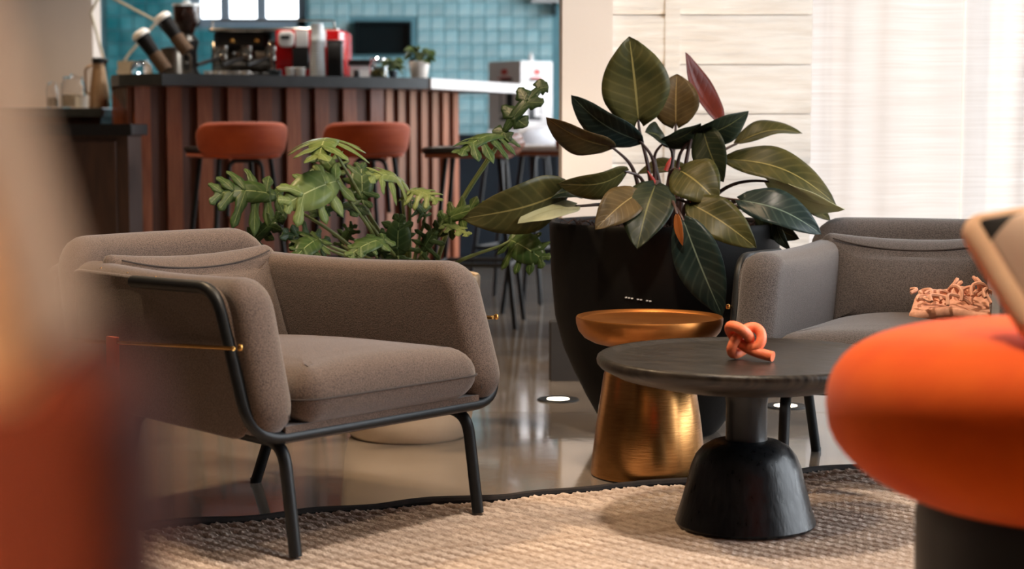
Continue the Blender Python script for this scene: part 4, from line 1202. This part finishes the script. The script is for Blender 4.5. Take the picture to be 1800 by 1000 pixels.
# wire pendant
t = thing('wire_pendant', 'thin pale brass wire pendant of angular rods in front of the teal wall', 'pendant lamp', P(228, 60, 9.6))
o0 = P(228, 60, 9.6)
for (a, b) in (((178, -14), (276, 38)), ((276, 38), (226, 96)), ((226, 96), (206, 128)), ((182, 104), (160, 22)), ((160, 22), (178, -14))):
    obj('rod', MB().tube([P(a[0], a[1], 9.6) - o0, P(b[0], b[1], 9.6) - o0], .0075, 8), 'wire', t)
top = P(178, -14, 9.6); obj('cord', MB().tube([top - o0, Vector((top.x, 9.6, CEIL)) - o0], .003, 6), 'black', t)

# far back: navy unit, white top, cartons, shelf with cups
t = thing('back_unit', 'dark navy unit with white top in front of the tiled wall', 'cabinet', (0, 0, 0))
obj('body', MB().box(-.42, .95, 11.4, 12.0, 0, .84), 'navy', t, False); obj('top', MB().box(-.16, .97, 11.36, 12.02, .84, .87, .004), 'whitetop', t, False)
for k in range(2):
    d_ = obj('door', MB().box(-.40 + k * .68, .26 + k * .68, 11.385, 11.4, .05, .81), 'navy', t, False)
    obj('handle', MB().box(-.1 + k * .68, .0 + k * .68, 11.37, 11.385, .74, .755), 'chrome', d_, False)
cxx = (915 - 900) / F * 11.45
t = thing('carton', 'white carton with red emblems and black print seen on its corner by the pillar', 'carton', (cxx, 11.40, .87), PI / 4)
cw, ch = .30, .445
obj('box', MB().box(0, cw, 0, cw, 0, ch, .003), 'carton', t, False)
for face in (0, 1):
    def quad_(a0, a1, z0, z1, f=face):
        return MB().box(a0, a1, -.002, 0, z0, z1) if f == 0 else MB().box(-.002, 0, a0, a1, z0, z1)
    def join(*qs):
        m_ = MB()
        for q_ in qs: m_.add(q_.v, q_.f)
        return m_
    em = MB()
    pts = [(.15 + .032 * math.cos(2 * PI * k / 20), ch - .07 + .020 * math.sin(2 * PI * k / 20)) for k in range(20)]
    vv = [((a, -.002, z) if face == 0 else (-.002, a, z)) for a, z in pts] + [((a, 0, z) if face == 0 else (0, a, z)) for a, z in pts]
    em.add(vv, [tuple(range(20)), tuple(range(39, 19, -1))] + [(k, (k + 1) % 20, 20 + (k + 1) % 20, 20 + k) for k in range(20)])
    obj('red_emblem', em, 'redprint', t, False)
    obj('red_lettering', quad_(.095, .205, ch - .115, ch - .103), 'redprint', t, False)
    obj('printed_flask', join(quad_(.07, .13, .06, .24), quad_(.07, .19, .06, .085), quad_(.18, .188, .1, .27)), 'blackprint', t, False)
    obj('printed_band', quad_(.075, .18, .315, .335), 'blackprint', t, False)
fixn(tag(obj('white_bottle', MB().lathe([(0, 0), (.016, 0), (.016, .035), (.008, .045), (.008, .06), (0, .06)], 20), 'white', loc=((933 - 900) / F * 11.6, 11.62, 1.315)), 'small white bottle standing on the cartons', 'bottle'))
t = thing('wall_shelf', 'grey wall shelf on the tiles beside the pillar', 'shelf', (0, 0, 0))
obj('board', MB().box(.14, .9, 12.86, 13.04, 1.79, 1.815, .003), 'whitetop', t, False); obj('bracket', MB().box(.3, .32, 12.88, 13.04, 1.70, 1.79), 'blackmetal', t, False)
for k in range(3):
    c = fixn(obj('shelf_cup', MB().lathe([(0, 0), (.03, 0), (.036, .07), (.033, .07), (.027, .005), (0, .005)], 24), ['white', 'black', 'white'][k], loc=(.19 + k * .085, 12.94, 1.815)))
    tag(c, ['white cup at the free end of the wall shelf', 'black cup on the wall shelf', 'white cup on the wall shelf beside the pillar edge'][k], 'cup', 'cups on the wall shelf')
t = thing('kettle', 'black kettle on the white-topped unit right of the cartons', 'kettle', ((984 - 900) / F * 11.6 + .06, 11.45, .87))
fixn(obj('body', MB().lathe([(0, 0), (.06, 0), (.062, .02), (.045, .15), (.02, .17), (0, .172)], 28), 'black', t)); obj('handle', MB().tube(fillet([(.04, 0, .14), (.10, 0, .15), (.09, 0, .04), (.058, 0, .03)], .02), .007, 8), 'black', t)

# ------------------------------------------------------------------ foreground: orange velvet seat at the right
YR = 2.2
cx = .428 + .36
t = thing('velvet_lounge_seat', 'bulging orange velvet lounge seat on dark pedestal in the right foreground', 'lounge chair', (cx, YR + .12, .0))
v = []; f = []; nu, nv = 56, 26
def ssgn(x, p): return math.copysign(abs(x) ** p, x)
mb = MB()
for j in range(nv + 1):
    ph = -PI / 2 + PI * j / nv
    for i in range(nu):
        a = 2 * PI * i / nu
        r = math.cos(ph)
        ez = ssgn(math.sin(ph), .78); er = ssgn(r, .46)
        R = .362 * er * (1 + .012 * math.sin(3 * a)) * (1 - .20 * max(0, -ez) ** 2)
        mb.v.append((R * math.cos(a), R * math.sin(a) * .9, .518 + (.116 if ez > 0 else .140) * ez))
for j in range(nv):
    for i in range(nu):
        k = (i + 1) % nu; mb.f.append((j * nu + i, j * nu + k, (j + 1) * nu + k, (j + 1) * nu + i))
fixn(obj('seat_cushion', mb, 'velvet', t))
fixn(obj('pedestal', MB().lathe([(0, .40), (.235, .40), (.24, .37), (.235, .032), (.25, .0125), (0, .0125)], 56), 'black', t))
def pbf(a, b, h):
    return (a, .27 - h + .25 * (b - .6) - .25 * (a / .3) ** 2, b)
fixn(obj('backrest', MB().panel(rrect(.16, .42, .56, .70, .06), .13, .06, .015, pbf), 'velvet', t))
# patterned cushion leaning on it
t2 = thing('patterned_cushion', 'cream cushion with black and olive print on the orange velvet seat', 'cushion', (0, 0, 0))
YQ = 2.2
A_ = P(1712, 398, YQ + .08); B_ = P(1822, 578, YQ - .06); C_ = P(2030, 500, YQ - .06); D_ = P(1925, 365, YQ + .08)
corners = [A_, B_, C_, D_]
def quad(u, q): return (A_ * (1 - u) + D_ * u) * (1 - q) + (B_ * (1 - u) + C_ * u) * q
nq = (D_ - A_).cross(B_ - A_).normalized()
def cuf(a, b, h):
    p = quad(a, b); k = 1 - .6 * max(abs(2 * a - 1), abs(2 * b - 1)) ** 4
    return p + nq * (h * k)
fixn(obj('cushion_cover', MB().panel(rrect(0, 1, 0, 1, .07), .07, .05, .03, cuf), 'pattern', t2))
ol = rrect(0, 1, 0, 1, .07)
obj('trim', MB().tube([cuf(a, b, .012) for a, b in ol], .019, 12, closed=True), 'peach', t2)

# left foreground: high-backed rust chair with peach headrest, very close to the camera
t = thing('high_back_chair', 'out-of-focus rust velvet chair with peach headrest in the left foreground', 'chair', (-.42, .42, 0))
# back stands between camera and room, its edge in frame
def hb(a, b, h): return (a - (.25 * (b - .87) if b > .84 else 0), -.02 + h - .08 * (b - .8), b)
fixn(obj('backrest', MB().panel(rrect(-.30, .340, .40, .855, [.05, .03, .03, .05]), .05, .01, .006, hb), 'rust', t))
fixn(obj('headrest', MB().panel(rrect(-.26, .318, .82, 1.10, [.02, .03, .03, .03]), .05, .008, .004, hb), 'peach', t))
fixn(obj('seat', MB().panel(rrect(-.30, .30, -.6, .0, .08), .12, .05, .02, lambda a, b, h: (a, b, .40 + h)), 'rust', t))
for sx in (-.25, .25):
    for sy in (-.52, -.04):
        obj('leg', MB().tube([(sx, sy, .36), (sx * 1.05, sy, 0)], [.016, .011], 10), 'blackmetal', t)
